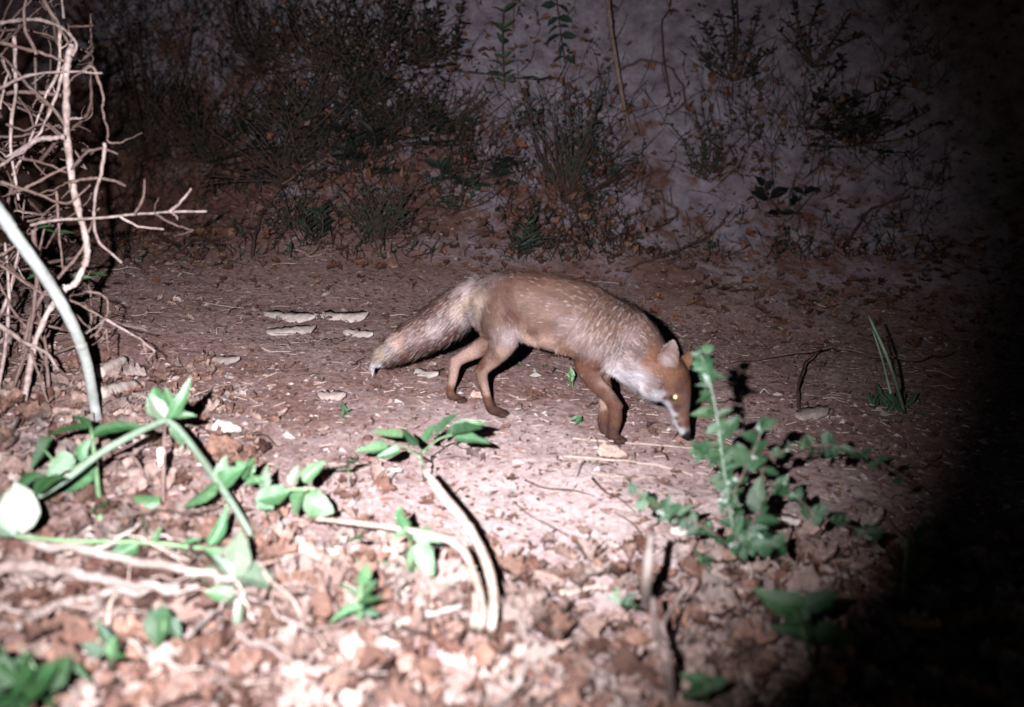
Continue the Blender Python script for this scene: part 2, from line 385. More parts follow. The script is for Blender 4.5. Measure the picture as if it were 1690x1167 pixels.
mb = MB()
for _ in range(26000):
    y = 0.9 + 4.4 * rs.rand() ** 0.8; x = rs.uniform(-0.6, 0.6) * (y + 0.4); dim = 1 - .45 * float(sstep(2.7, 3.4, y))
    p = np.array([x, y, float(H(x, y)) + 0.002]); a = rs.uniform(0, 6.283); k = rs.rand()
    d = np.array([math.cos(a), math.sin(a), rs.uniform(-0.1, 0.25)])
    if k < 0.16:                                # straw and needles
        L = rs.uniform(0.008, 0.04); s = np.cross(d, [0, 0, 1]) * rs.uniform(0.0005, 0.0012); h = np.array([0, 0, 0.001])
        col = np.array([(0.42, 0.34, 0.29), (0.22, 0.12, 0.08), (0.40, 0.31, 0.26)][rs.randint(3)]) * dim
        v = np.array([p - s, p + s, p + h * 2, p - s + d * L, p + s + d * L, p + d * L + h * 2])
        mb.add(v, [(0, 3, 5, 2), (1, 2, 5, 4), (0, 1, 4, 3)], col)
    else:                                       # crumbs of bark, leaf and stone
        L = rs.uniform(0.003, 0.012) * (1 + (rs.rand() < 0.12)); s = norm(np.cross(d, [0, 0, 1]) + rs.randn(3) * 0.2) * L * rs.uniform(0.3, 0.8)
        dd = norm(d) * L; h = np.array([0, 0, L * rs.uniform(0.2, 0.6)])
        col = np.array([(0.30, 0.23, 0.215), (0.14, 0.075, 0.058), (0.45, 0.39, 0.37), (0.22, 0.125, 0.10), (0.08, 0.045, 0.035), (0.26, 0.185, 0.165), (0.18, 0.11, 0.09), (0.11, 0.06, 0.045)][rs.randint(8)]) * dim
        v = np.array([p - dd, p - s, p + dd * rs.uniform(.6, 1), p + s * rs.uniform(.6, 1), p + h])
        mb.add(v, [(0, 1, 4), (1, 2, 4), (2, 3, 4), (3, 0, 4)], col)
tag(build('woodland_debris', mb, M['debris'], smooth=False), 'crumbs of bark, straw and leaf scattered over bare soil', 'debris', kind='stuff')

# ------------------------------------------------------------------ the fox
gh, gf = G(783, 676), G(1006, 727)
fd = gf - gh; fd[2] = 0; fd = norm(fd)
fn = np.array([fd[1], -fd[0], 0]); fn = fn if fn[1] < 0 else -fn            # towards the camera
def F(px, py, lat=0.0):
    r = ray(px, py); t = (np.dot(fn, gh - CAM) + lat) / np.dot(fn, r); return CAM + r * t
fox = thing('fox', 'red fox with grey flanks sniffing the ground beside a leafy sapling', 'fox', (gh + gf) / 2)
raw = MB(); CH = []                                                          # CH: chains giving the lie of the fur
def ell_loft(sections, sides=20):
    """sections: centre, axis a (with length), axis b (with length)"""
    n = len(sections); a = np.linspace(0, 2 * np.pi, sides, endpoint=False); v = []
    for c, A, B in sections: v.append(c + np.cos(a)[:, None] * A + np.sin(a)[:, None] * B)
    v = np.concatenate(v)
    f = [(i * sides + j, i * sides + (j + 1) % sides, (i + 1) * sides + (j + 1) % sides, (i + 1) * sides + j) for i in range(n - 1) for j in range(sides)]
    f.append(tuple(range(sides))[::-1]); f.append(tuple((n - 1) * sides + j for j in range(sides)))
    raw.add(v, f)
def resample(arr, k=5): return spline(np.asarray(arr, float), k)
# trunk and neck: (top x, top y, bottom x, bottom y, half width)
TR = [(783, 478, 784, 512, .028), (792, 462, 792, 545, .058), (812, 453, 815, 560, .074), (845, 449, 852, 560, .080), (890, 452, 886, 570, .082), (940, 462, 928, 582, .084),
      (985, 477, 966, 592, .086), (1025, 497, 985, 610, .082), (1055, 517, 1010, 619, .072), (1083, 545, 1036, 634, .060), (1104, 580, 1062, 652, .052), (1112, 600, 1078, 660, .035)]
rows = []
for tx, ty, bx, by, w in TR:
    t, b = F(tx, ty), F(bx, by); rows.append(np.concatenate([(t + b) / 2, (t - b) / 2, [w]]))
rows = resample(rows, 4)
ell_loft([(r_[:3], r_[3:6], fn * r_[6]) for r_ in rows])
CH.append((rows[:, :3], 0.0, 1))                                             # fur on the trunk lies towards the tail
def limb(pts, k=5, sq=1.0, flow=-1, reg=True):
    """pts: px, py, lateral, radius"""
    A = np.array([np.concatenate([F(p[0], p[1], p[2]), [p[3]]]) for p in pts]); A = resample(A, k)
    P, r = A[:, :3], A[:, 3]; T, N, B = frames(P)
    secs = []
    for i in range(len(P)):
        a = norm(fn - T[i] * np.dot(fn, T[i])); b = np.cross(T[i], a)
        secs.append((P[i], a * r[i] * sq, b * r[i]))
    ell_loft([(secs[0][0], secs[0][1] * .05, secs[0][2] * .05)] + secs + [(secs[-1][0] + T[-1] * r[-1] * .5, secs[-1][1] * .4, secs[-1][2] * .4)], 14)
    if reg: CH.append((P, 0.0, flow))
    return P
# hind legs, fore legs
limb([(812, 495, .035, .040), (826, 528, .050, .056), (832, 556, .052, .044), (818, 586, .044, .028), (799, 607, .032, .0195), (795, 620, .026, .0175), (799, 640, .016, .0145), (806, 664, .004, .0135), (812, 676, .002, .015), (823, 680, .002, .015), (831, 682, .002, .012)], sq=0.85)
limb([(812, 495, -.035, .040), (826, 526, -.048, .050), (820, 556, -.048, .040), (793, 575, -.044, .025), (762, 591, -.036, .018), (752, 601, -.032, .0165), (748, 622, -.026, .0135), (743, 645, -.020, .0125), (746, 655, -.020, .014), (755, 659, -.020, .014), (762, 660, -.020, .011)], sq=0.85)
limb([(1005, 545, .035, .050), (985, 575, .045, .052), (970, 602, .044, .036), (981, 630, .036, .0245), (1002, 652, .026, .0205), (1013, 668, .018, .0195), (1016, 690, .012, .0185), (1012, 711, .008, .0165), (1012, 721, .008, .016), (1018, 725, .008, .015), (1025, 726, .008, .011)], sq=0.85)
limb([(1005, 548, -.035, .048), (990, 585, -.045, .045), (988, 612, -.042, .030), (998, 640, -.036, .021), (1002, 658, -.032, .018), (996, 690, -.028, .017), (997, 706, -.026, .0155), (1001, 714, -.026, .015), (1008, 718, -.026, .014), (1014, 719, -.026, .011)], sq=0.85)
# tail
limb([(798, 474, 0, .034), (775, 494, 0, .050), (742, 522, 0, .057), (702, 547, 0, .053), (662, 570, 0, .044), (632, 588, 0, .030), (618, 601, 0, .010), (615, 609, 0, .005)], sq=0.95)
# head: neck to nose, the dorsal side to the right in the view
hd = [(1072, 600, .004, .058, .050), (1092, 613, .010, .060, .054), (1106, 630, .016, .055, .050), (1114, 648, .022, .044, .040), (1119, 665, .026, .033, .0305), (1122, 681, .029, .0245, .0235), (1125, 696, .032, .0205, .0195), (1129, 709, .034, .0165, .0155), (1132, 719, .035, .0125, .0125), (1133, 725, .036, .008, .008)]
HA = resample([np.concatenate([F(p[0], p[1], p[2]), [p[3] * 1.08, p[4] * 1.10]]) for p in hd], 5)
T, N, B = frames(HA[:, :3])
ell_loft([(HA[i, :3], norm(fn - T[i] * np.dot(fn, T[i])) * HA[i, 3], norm(np.cross(T[i], fn)) * HA[i, 4]) for i in range(len(HA))], 18)
CH.append((HA[:, :3], 0.0, 1))
def blob(px, py, lat, rx, ry, rz):
    c = F(px, py, lat); secs = []
    for t in np.linspace(-1, 1, 9):
        k = math.sqrt(max(1 - t * t, 0.01)); secs.append((c + fd * rx * t, fn * ry * k, np.array([0, 0, 1]) * rz * k))
    ell_loft(secs, 14)
for tx, ty, tl in ((831, 683, .002), (762, 661, -.020), (1024, 727, .008), (1013, 720, -.026)):      # toes
    c_ = F(tx, ty, tl)
    for k, o_ in enumerate((-.0155, -.0052, .0052, .0155)):
        cen = c_ + fn * o_ + fd * (.006 if k in (1, 2) else -.002); secs = []
        for t_ in np.linspace(-1, 1, 7): kq = math.sqrt(max(1 - t_ * t_, .02)); secs.append((cen + fd * .011 * t_, fn * .0064 * kq, np.array([0, 0, 1]) * .0095 * kq))
        ell_loft(secs, 8)
for jx, jy, jl, jr in ((795, 612, .030, .0195), (753, 597, -.033, .0185), (1015, 670, .018, .0205), (999, 663, -.031, .019)):   # hocks and wrists
    c_ = F(jx, jy, jl); secs = []
    for t_ in np.linspace(-1, 1, 7): kq = math.sqrt(max(1 - t_ * t_, .02)); secs.append((c_ + fd * jr * 1.1 * t_, fn * jr * .8 * kq, np.array([0, 0, 1]) * jr * kq))
    ell_loft(secs, 10)
blob(1084, 638, .028, .046, .036, .042); blob(1080, 640, -.020, .040, .034, .034)      # cheek ruffs
blob(1112, 652, .044, .016, .012, .012); blob(1130, 640, -.020, .016, .012, .012)      # brows
blob(1118, 694, .030, .017, .015, .016); blob(1124, 707, .033, .013, .014, .012)                                                # lower jaw
def ear(bx, by, tx, ty, lat0, lat1, w, face):
    b, t = F(bx, by, lat0), F(tx, ty, lat1); ax = t - b; L = np.linalg.norm(ax); ax = ax / L
    n = norm(face - ax * np.dot(face, ax)); s = np.cross(ax, n); front, back = [], []
    us = np.linspace(-1, 1, 9); vs = np.linspace(0, 1, 9)
    for v in vs:
        ww = w * (1 - v ** 1.7) ** 0.75 * (1 - 0.08 * v) + 0.0035
        for u in us:
            dep = 0.85 * ww * (u * u - 1)
            p = b + ax * v * L + s * ww * u + n * dep
            front.append(p); back.append(p - n * 0.0065 * (1.15 - .5 * v))
    v = np.array(front + back); f = []
    for i in range(8):
        for j in range(8):
            a = i * 9 + j; f.append((a, a + 1, a + 10, a + 9)); f.append((81 + a, 81 + a + 9, 81 + a + 10, 81 + a + 1))
        f.append((i * 9, i * 9 + 9, 81 + i * 9 + 9, 81 + i * 9)); f.append((i * 9 + 8, 81 + i * 9 + 8, 81 + i * 9 + 17, i * 9 + 17))
    for j in range(8):
        f.append((j, 81 + j, 82 + j, j + 1)); f.append((72 + j, 73 + j, 154 + j, 153 + j))
    raw.add(v, f); return b, ax, L, n
EAR1 = ear(1099, 608, 1112, 562, .042, .050, .030, fn * 1.0 + fd * 0.25 + np.array([0, 0, 0.1]))
EAR2 = ear(1132, 612, 1153, 574, -.028, -.040, .028, -fn * 0.4 + fd * 0.9)

tmp = link('fox_body', raw.mesh('fox_raw'))
md = tmp.modifiers.new('r', 'REMESH'); md.mode = 'VOXEL'; md.voxel_size = 0.0036
md2 = tmp.modifiers.new('s', 'SMOOTH'); md2.factor = 0.5; md2.iterations = 5
dg = bpy.context.evaluated_depsgraph_get()
body = bpy.data.meshes.new_from_object(tmp.evaluated_get(dg))
bpy.data.objects.remove(tmp)
nv = len(body.vertices); co = np.zeros(nv * 3); body.vertices.foreach_get('co', co); co = co.reshape(-1, 3)
body.normals_split_custom_set_from_vertices if False else None
vn = np.zeros(nv * 3); body.vertex_normals.foreach_get('vector', vn); vn = vn.reshape(-1, 3)

# coat pattern, with tail-underside shade painted in: control points (px, py, colour, fur length) in the animal's own side plane
GREY = (0.094, 0.054, 0.040); RED = (0.072, 0.034, 0.022); WHITE = (0.42, 0.40, 0.41); ORG = (0.120, 0.056, 0.031); DK = (0.045, 0.021, 0.014); PALE = (0.27, 0.18, 0.145)
LEG = (0.090, 0.040, 0.025); SILV = (0.205, 0.16, 0.155); MID = (0.128, 0.088, 0.080); CREAM = (0.235, 0.18, 0.14); BRN = (0.055, 0.025, 0.019)
CTRL = [(800, 458, MID, .020), (840, 446, RED, .018), (880, 448, RED, .018), (930, 455, RED, .02), (985, 473, RED, .022), (1030, 494, RED, .024), (1065, 520, RED, .026), (1095, 552, BRN, .022),
        (820, 480, GREY, .014), (850, 490, GREY, .014), (820, 510, GREY, .014), (845, 515, BRN, .013), (850, 500, GREY, .013), (900, 500, GREY, .016), (900, 530, GREY, .016), (880, 545, GREY, .014), (940, 500, GREY, .018), (945, 540, MID, .018), (960, 560, MID, .018), (930, 580, (.12, .068, .048), .012), (905, 575, PALE, .012), (870, 560, PALE, .010),
        (990, 510, GREY, .022), (1000, 545, GREY, .022), (1020, 530, GREY, .024), (1040, 555, MID, .024), (1020, 575, MID, .026), (1010, 595, SILV, .024), (985, 570, MID, .018), (1070, 560, GREY, .022), (1050, 580, MID, .024),
        (1018, 614, WHITE, .022), (1040, 610, SILV, .022), (1040, 622, WHITE, .022), (1040, 632, WHITE, .022), (1062, 650, WHITE, .024), (1080, 668, WHITE, .018), (1072, 648, SILV, .02), (1084, 655, WHITE, .016), (1095, 688, WHITE, .008), (1108, 706, WHITE, .004), (1118, 716, WHITE, .002), (1062, 630, WHITE, .020), (1075, 622, SILV, .015),
        (1085, 590, ORG, .012), (1095, 575, GREY, .010), (1075, 600, ORG, .014), (1085, 615, ORG, .010), (1095, 635, LEG, .009), (1105, 620, ORG, .008), (1125, 615, ORG, .008), (1140, 620, RED, .008), (1140, 640, ORG, .006), (1100, 655, LEG, .006), (1120, 660, ORG, .004), (1118, 675, LEG, .003), (1112, 685, WHITE, .004), (1088, 655, WHITE, .014), (1100, 670, WHITE, .009), (1106, 680, WHITE, .006), (1112, 695, WHITE, .004), (1118, 708, WHITE, .003), (1124, 714, WHITE, .002), (1112, 660, ORG, .005), (1116, 690, LEG, .003), (1110, 640, ORG, .007), (1088, 634, SILV, .014), (1094, 650, WHITE, .012), (1102, 664, WHITE, .009), (1118, 669, BRN, .003), (1108, 655, BRN, .004), (1128, 630, RED, .008), (1130, 612, BRN, .008), (1120, 640, RED, .006), (1104, 690, WHITE, .006), (1114, 702, WHITE, .003), (1128, 685, ORG, .003), (1134, 700, LEG, .002), (1122, 700, LEG, .002), (1133, 719, (0.006, 0.005, 0.005), .0005), (1129, 721, (0.006, 0.005, 0.005), .0005),
        (800, 540, GREY, .014), (790, 560, GREY, .012), (820, 555, MID, .012), (845, 560, SILV, .010), (815, 580, GREY, .008), (830, 578, PALE, .008), (798, 600, LEG, .006), (810, 610, PALE, .004), (785, 612, LEG, .005), (795, 640, LEG, .004), (808, 640, PALE, .003), (806, 662, LEG, .003), (810, 672, DK, .003), (830, 680, DK, .003), (798, 672, DK, .003),
        (775, 580, PALE, .006), (755, 595, PALE, .005), (747, 625, PALE, .003), (742, 645, LEG, .003), (745, 660, DK, .003), (760, 664, DK, .003),
        (960, 600, LEG, .010), (985, 600, LEG, .010), (975, 625, LEG, .006), (995, 645, LEG, .004), (1012, 665, LEG, .004), (1018, 690, LEG, .003), (990, 670, PALE, .003), (1000, 690, LEG, .003), (1010, 712, BRN, .003), (992, 708, BRN, .003), (1015, 724, DK, .002), (998, 724, DK, .002), (1005, 632, PALE, .004),
        (785, 490, CREAM, .020), (772, 505, CREAM, .022), (780, 522, SILV, .022), (772, 472, SILV, .022), (762, 484, MID, .024), (745, 480, BRN, .026), (735, 500, GREY, .028), (718, 500, BRN, .026), (740, 522, MID, .030), (730, 540, SILV, .030), (755, 550, BRN, .03), (730, 562, BRN, .032), (700, 578, BRN, .030), (668, 594, BRN, .026), (642, 604, BRN, .02), (700, 512, BRN, .026), (700, 530, GREY, .028), (695, 552, MID, .028), (660, 538, BRN, .024), (665, 555, PALE, .025), (650, 570, SILV, .024), (630, 560, BRN, .020), (633, 578, CREAM, .020), (618, 592, CREAM, .018), (612, 608, WHITE, .018), (622, 606, WHITE, .018)]  # brown fringe along the tail's lower edge also paints in its shade
def clat(x, y):                                # which side-plane the traced colour sits on
    if x < 787 and y > 570 and x > 730: return -.032 if y < 620 else -.02
    if y > 590 and 780 <= x < 850: return .03 if y < 640 else .003
    if y > 600 and 950 < x < 1030 and x - 950 < (y - 590) * 1.6: return .035 if y < 650 else .01
    if x < 787: return .03
    if x > 1085: return .05
    return .07
cp = np.array([[np.dot(F(c[0], c[1], clat(c[0], c[1])) - gh, fd), F(c[0], c[1], clat(c[0], c[1]))[2]] for c in CTRL]); cc = np.array([c[2] for c in CTRL]); cl = np.array([c[3] for c in CTRL])
def coat(P):
    s = np.stack([(P - gh) @ fd, P[:, 2]], 1)
    d2 = ((s[:, None] - cp[None]) ** 2).sum(-1); w = 1 / (d2 + 2e-5) ** 2.2; w /= w.sum(1, keepdims=True)
    return w @ cc, w @ cl
def coat_chunks(P):
    C, L = [], []
    for i in range(0, len(P), 8000):
        a, b = coat(P[i:i + 8000]); C.append(a); L.append(b)
    return np.concatenate(C), np.concatenate(L)
bc, bl = coat_chunks(co)
# ears: inner side pale, back black near the tip; nose leather black
for E in (EAR1, EAR2):
    rel = co - E[0]; al = rel @ E[1]; lat = np.linalg.norm(rel - al[:, None] * E[1], axis=1)
    m_ = (al > 0.012) & (lat < 0.034) & (al < E[2] + .01)
    inn = m_ & (vn @ E[3] > 0.15); bk = m_ & (vn @ E[3] <= 0.15)
    k_ = np.clip(lat[inn] / .030, 0, 1)[:, None] ** 1.3; bc[inn] = (1 - k_) * np.array((0.31, 0.245, 0.24)) + k_ * np.array((0.10, 0.045, 0.025)); bc[bk] = (0.06, 0.03, 0.02) if E is EAR1 else (0.12, 0.055, 0.03); bl[m_] = 0.005
    tipm = m_ & (al > E[2] * .75) & ~inn; bc[tipm] = (0.03, 0.02, 0.018)
nose = F(1134, 724, .036); m_ = np.linalg.norm(co - nose, axis=1) < 0.0165; bc[m_] = (0.006, 0.005, 0.005); bl[m_] = 0.0004
rgba = np.ones((nv, 4), np.float32); rgba[:, :3] = bc * 0.85
body.color_attributes.new('col', 'FLOAT_COLOR', 'POINT').data.foreach_set('color', rgba.ravel())
body.polygons.foreach_set('use_smooth', np.ones(len(body.polygons), bool))
M['skin'] = mat_attr('fox_coat', 0.8, 0.2, 260, 0.35, 0.25, 0.002); M['fur'] = mat_attr('fox_fur', 0.62, 0.25, 300, 0.1, 0.0)
body.transform(Matrix.Translation(-Vector(wloc(fox)))); body.name = 'body'
body.materials.clear(); link('body', body, M['skin'], fox)

# fur: short tapered blades rooted on the body
pol = np.zeros(len(body.polygons) * 4, np.int32)
tri = []
for p in body.polygons:
    v = p.vertices; tri.append((v[0], v[1], v[2]))
    if len(v) == 4: tri.append((v[0], v[2], v[3]))
tri = np.array(tri); A, Bv, Cv = co[tri[:, 0]], co[tri[:, 1]], co[tri[:, 2]]
area = np.linalg.norm(np.cross(Bv - A, Cv - A), axis=1); rs = np.random.RandomState(9)
NH = 95000
ti = rs.choice(len(tri), NH, p=area / area.sum()); u = rs.rand(NH, 2); fl_ = u.sum(1) > 1; u[fl_] = 1 - u[fl_]
w0 = 1 - u.sum(1)
Pn = A[ti] * w0[:, None] + Bv[ti] * u[:, :1] + Cv[ti] * u[:, 1:]
mixv = lambda arr: arr[tri[ti, 0]] * w0[:, None] + arr[tri[ti, 1]] * u[:, :1] + arr[tri[ti, 2]] * u[:, 1:]
nn = mixv(vn); nn /= np.linalg.norm(nn, axis=1)[:, None]; hc = mixv(bc); hl = mixv(bl[:, None])[:, 0]
best = np.full(NH, 1e9); flow = np.zeros((NH, 3))
for Pc, _, sgn in CH:
    Tn = np.gradient(Pc, axis=0); Tn /= np.linalg.norm(Tn, axis=1)[:, None]
    for i0_ in range(0, NH, 20000):
        s_ = slice(i0_, i0_ + 20000)
        dd = ((Pn[s_, None] - Pc[None]) ** 2).sum(-1); k = dd.argmin(1); dm = dd[np.arange(len(k)), k]
        b_ = dm < best[s_]; best[s_] = np.where(b_, dm, best[s_]); fl2 = flow[s_]; fl2[b_] = (-Tn[k] if sgn == 1 else Tn[k])[b_]; flow[s_] = fl2
flow = flow - nn * (flow * nn).sum(1)[:, None]; flow /= np.linalg.norm(flow, axis=1)[:, None] + 1e-9
lift = 0.32 + 0.14 * rs.rand(NH)
d1 = flow + nn * lift[:, None] + rs.randn(NH, 3) * 0.16; d1 /= np.linalg.norm(d1, axis=1)[:, None]
d2 = flow * 1.0 + nn * lift[:, None] * .25 + rs.randn(NH, 3) * 0.14 + np.array([0, 0, -0.22]); d2 /= np.linalg.norm(d2, axis=1)[:, None]
hc = hc * (0.78 + 0.55 * np.clip(fbm((Pn @ fd) * 26 + Pn[:, 2] * 9, Pn[:, 2] * 34 + Pn[:, 1] * 20, 4, 71) + .45, 0, 1))[:, None]
guard = rs.rand(NH) < 0.16
hl = np.maximum(hl, .0042 * (hl > .0016)); L = hl * rs.uniform(0.6, 1.25, NH) * np.where(guard, 1.45, .85); side = np.cross(d1, nn); side /= np.linalg.norm(side, axis=1)[:, None] + 1e-9
wd = np.clip(0.0005 + 0.035 * L, 0.0005, 0.0012)[:, None]
p0 = Pn - nn * 0.0006; p1 = p0 + d1 * (L * .5)[:, None]; p2 = p1 + d2 * (L * .5)[:, None]
fv = np.stack([p0 - side * wd, p0 + side * wd, p1 + side * wd * .85, p1 - side * wd * .85, p2], 1).reshape(-1, 3) - wloc(fox)
kk = rs.rand(NH); tintv = (0.72 + 0.5 * rs.rand(NH))[:, None] * np.ones(3); 
hc2 = hc * tintv
long_ = np.clip((hl - .0165) / .006, 0, 1)
wt = (kk < 0.15 * long_ + .012); tipc = hc2.copy(); tipc[wt] = np.array((0.36, 0.315, 0.305))
bt = (kk > 1 - 0.12 * long_); hc2[bt] *= 0.45; tipc[bt] *= 0.45
fc = np.ones((NH, 5, 4), np.float32); fc[:, 0, :3] = fc[:, 1, :3] = hc2 * .85; fc[:, 2, :3] = fc[:, 3, :3] = hc2 * .6 + tipc * .4; fc[:, 4, :3] = tipc * 1.1
fm = bpy.data.meshes.new('fur'); fm.vertices.add(NH * 5); fm.vertices.foreach_set('co', fv.ravel())
b5 = (np.arange(NH) * 5)[:, None]
loops = np.concatenate([b5 + np.array([0, 1, 2, 3]), b5 + np.array([3, 2, 4])], 1).astype(np.int32)
fm.loops.add(NH * 7); fm.loops.foreach_set('vertex_index', loops.ravel())
ls = np.stack([np.arange(NH) * 7, np.arange(NH) * 7 + 4], 1).ravel().astype(np.int32)
fm.polygons.add(NH * 2); fm.polygons.foreach_set('loop_start', ls); fm.polygons.foreach_set('use_smooth', np.ones(NH * 2, bool)); fm.update(calc_edges=True)
fm.color_attributes.new('col', 'FLOAT_COLOR', 'POINT').data.foreach_set('color', fc.ravel())
link('fur', fm, M['fur'], fox)
# eyes: dark rim and a mirror-like gold reflecting layer
m, nt, b = nodes('eye_shine'); b.inputs['Base Color'].default_value = (1.0, 0.86, 0.45, 1); b.inputs['Metallic'].default_value = 1; b.inputs['Roughness'].default_value = 0.5; M['eye'] = m
m, nt, b = nodes('eye_rim'); b.inputs['Base Color'].default_value = (0.01, 0.007, 0.006, 1); b.inputs['Roughness'].default_value = 0.4; M['rim'] = m
def ball(mb, c, r, n=12, sq=(1, 1, 1)):
    v = []; 
    for i in range(n + 1):
        for j in range(n * 2):
            a, b_ = math.pi * i / n, math.pi * j / n
            v.append(c + r * np.array([math.sin(a) * math.cos(b_) * sq[0], math.sin(a) * math.sin(b_) * sq[1], math.cos(a) * sq[2]]))
    f = [(i * 2 * n + j, i * 2 * n + (j + 1) % (2 * n), (i + 1) * 2 * n + (j + 1) % (2 * n), (i + 1) * 2 * n + j) for i in range(n) for j in range(2 * n)]
    mb.add(v, f)
def on_body(px, py):
    r = ray(px, py); dmin = np.linalg.norm(np.cross(co - CAM, norm(r)), axis=1); k = np.where(dmin < 0.006)[0]
    k = k[np.argmin((co[k] - CAM) @ FWD)]; return co[k], vn[k]
ep, en = on_body(1112, 659)
for p_, n_ in ((ep, en), (F(1134, 655, -.012), norm(fd - fn * .3))):
    mb = MB(); ball(mb, p_ - n_ * 0.0045, 0.0108); e = build('eye', mb, M['rim'], fox)
    mb = MB(); ball(mb, p_ - n_ * 0.0045 + norm(CAM - p_) * 0.0030 + fd * .001, 0.0092); build('pupil', mb, M['eye'], e)

# ------------------------------------------------------------------ dead brushwood on the left
def rpx(w, d): return w * 0.5 * d / FPX                                      # stem radius from its width in pixels
base = G(45, 665)
brush = thing('dead_brushwood', 'tall tangle of bare grey dead branches at the left edge', 'dead shrub', base)
BR = [  # points, width px, depth
 ([(118, 75), (112, 100), (109, 146), (113, 245), (125, 326), (140, 385), (143, 426), (125, 466), (96, 490), (60, 560), (40, 660)], 13, 2.50),
 ([(0, 38), (52, 32), (93, 41), (125, 70), (120, 93)], 8, 2.5), ([(60, -20), (93, 35), (116, 76)], 9, 2.52), ([(-20, 66), (35, 79), (76, 90), (112, 104)], 8, 2.5),
 ([(-10, 150), (47, 125), (99, 119), (169, 121)], 6, 2.46), ([(134, 119), (154, 111), (163, 134), (171, 163), (169, 181), (178, 216), (178, 233), (198, 236)], 6, 2.46),
 ([(172, 236), (169, 274), (157, 326), (156, 373), (166, 402), (201, 434)], 7, 2.46), ([(118, 280), (140, 254), (169, 245), (195, 255)], 6, 2.48), ([(115, 300), (152, 294), (187, 298), (206, 307)], 7, 2.47),
 ([(50, 372), (93, 363), (157, 360), (222, 354), (280, 350), (341, 349)], 5.5, 2.36), ([(222, 353), (236, 326), (239, 296)], 5, 2.36), ([(280, 350), (300, 332), (316, 311)], 6, 2.36), ([(256, 353), (286, 370), (319, 380)], 4.5, 2.36), ([(198, 357), (227, 373), (270, 378)], 4, 2.36),
 ([(106, 226), (64, 230), (35, 248), (-20, 290)], 10, 2.44), ([(20, 320), (58, 303), (99, 280), (120, 272)], 7, 2.5),
 ([(-10, 430), (17, 449), (70, 484), (117, 495), (175, 527), (242, 545)], 5.5, 2.46), ([(143, 481), (169, 487), (178, 507), (166, 542), (149, 557)], 4.5, 2.46), ([(175, 527), (221, 554), (256, 580)], 4.5, 2.46), ([(100, 490), (125, 520), (150, 545)], 4, 2.46),
 ([(-10, 530), (35, 562), (76, 583), (96, 609)], 9, 2.42), ([(50, 577), (64, 618), (79, 664)], 6, 2.44), ([(23, 60), (26, 146), (17, 233), (30, 330)], 8, 2.54), ([(99, 50), (96, 117), (76, 157), (50, 230), (20, 290)], 6, 2.55), ([(104, 117), (82, 186), (58, 227), (10, 260)], 6, 2.53),
 ([(55, 379), (58, 420), (58, 484), (47, 560), (20, 650)], 9, 2.5), ([(93, 315), (99, 396), (105, 452)], 5, 2.5), ([(58, 95), (61, 157), (78, 175)], 5, 2.5), ([(175, 542), (181, 583)], 4, 2.46), ([(236, 566), (243, 590)], 4, 2.46),
 ([(0, 300), (60, 320), (110, 335), (150, 305)], 6, 2.47), ([(0, 520), (20, 470), (30, 400), (22, 350)], 6, 2.56), ([(80, 640), (74, 560), (60, 500), (62, 430), (75, 370)], 7, 2.58), ([(-5, 650), (10, 560), (14, 470), (8, 400)], 8, 2.56), ([(60, 90), (40, 40), (45, -10)], 7, 2.5), ([(105, 30), (102, -10)], 5, 2.5),
 ([(10, 205), (40, 215), (70, 205), (100, 226)], 5, 2.5), ([(30, 160), (50, 190), (55, 215)], 5, 2.52), ([(30, 260), (75, 270), (110, 285)], 6, 2.5), ([(0, 180), (8, 140), (14, 120)], 5, 2.5)]
def twig(name, pts, w, d, parent, mat, taper=0.55, jit=0.6, label=None, sides=7):
    mb = MB(); n = len(pts); ds = np.array(d, float) if np.ndim(d) else d + np.cumsum(np.random.randn(n) * 0.012)
    P = [V(p[0], p[1], ds[i] if np.ndim(ds) else ds) for i, p in enumerate(pts)]
    dm = float(np.mean(ds)); tube(mb, jitter(P, jit * dm / FPX), [rpx(w, dm), rpx(w * (1 + taper) / 2, dm), rpx(w * taper, dm)], sides, 3, knob=.13)
    for _ in range(random.choice([0, 1, 2, 3])):                                # snapped side twigs and buds
        k = random.randrange(len(P)); p = np.asarray(P[k]) if k in (0, len(P) - 1) else np.asarray(P[k]) * .5 + np.asarray(P[k - 1]) * .5
        dv = norm(RIGHT * random.uniform(-1, 1) + UPV * random.uniform(-1, 1) - FWD * random.uniform(-.4, .6)); L = random.uniform(8, 45) * dm / FPX
        tube(mb, jitter([p, p + dv * L * .5 + np.random.randn(3) * .004, p + dv * L], .001), [rpx(w * .45, dm), rpx(w * .25, dm)], 5, 2, knob=.12)
    if parent is None: return mb
    return build(name, mb, mat, parent)
for i, (pts, w, d) in enumerate(BR): twig('main_stem' if i == 0 else 'branch', pts, w * .88, d, brush, M['pale_bark' if w > 9 or random.random() < .45 else 'bark'], taper=0.85 if i == 0 else 0.55)
brush2 = thing('dead_brushwood', 'darker mass of thin dead twigs crowded behind the tall bare branches', 'dead shrub', G(15, 655))
rr = random.Random(3)
for i in range(98):                                                          # the tangle behind them
    x, y = rr.uniform(-110, 118), rr.uniform(20, 640); a = rr.choice([rr.uniform(60, 120), rr.uniform(-40, 60), rr.uniform(120, 200)])
    L = rr.uniform(90, 260); pts = [(x, y)]
    for k in range(4):
        a += rr.uniform(-22, 22); x += math.cos(R(a)) * L / 4; y -= math.sin(R(a)) * L / 4
        pts.append((min(x, 150), y))
    twig('branch', pts, rr.uniform(3, 7.5), rr.uniform(2.5, 3.0), brush2, M['bark' if i % 3 == 0 else 'twigdark'])
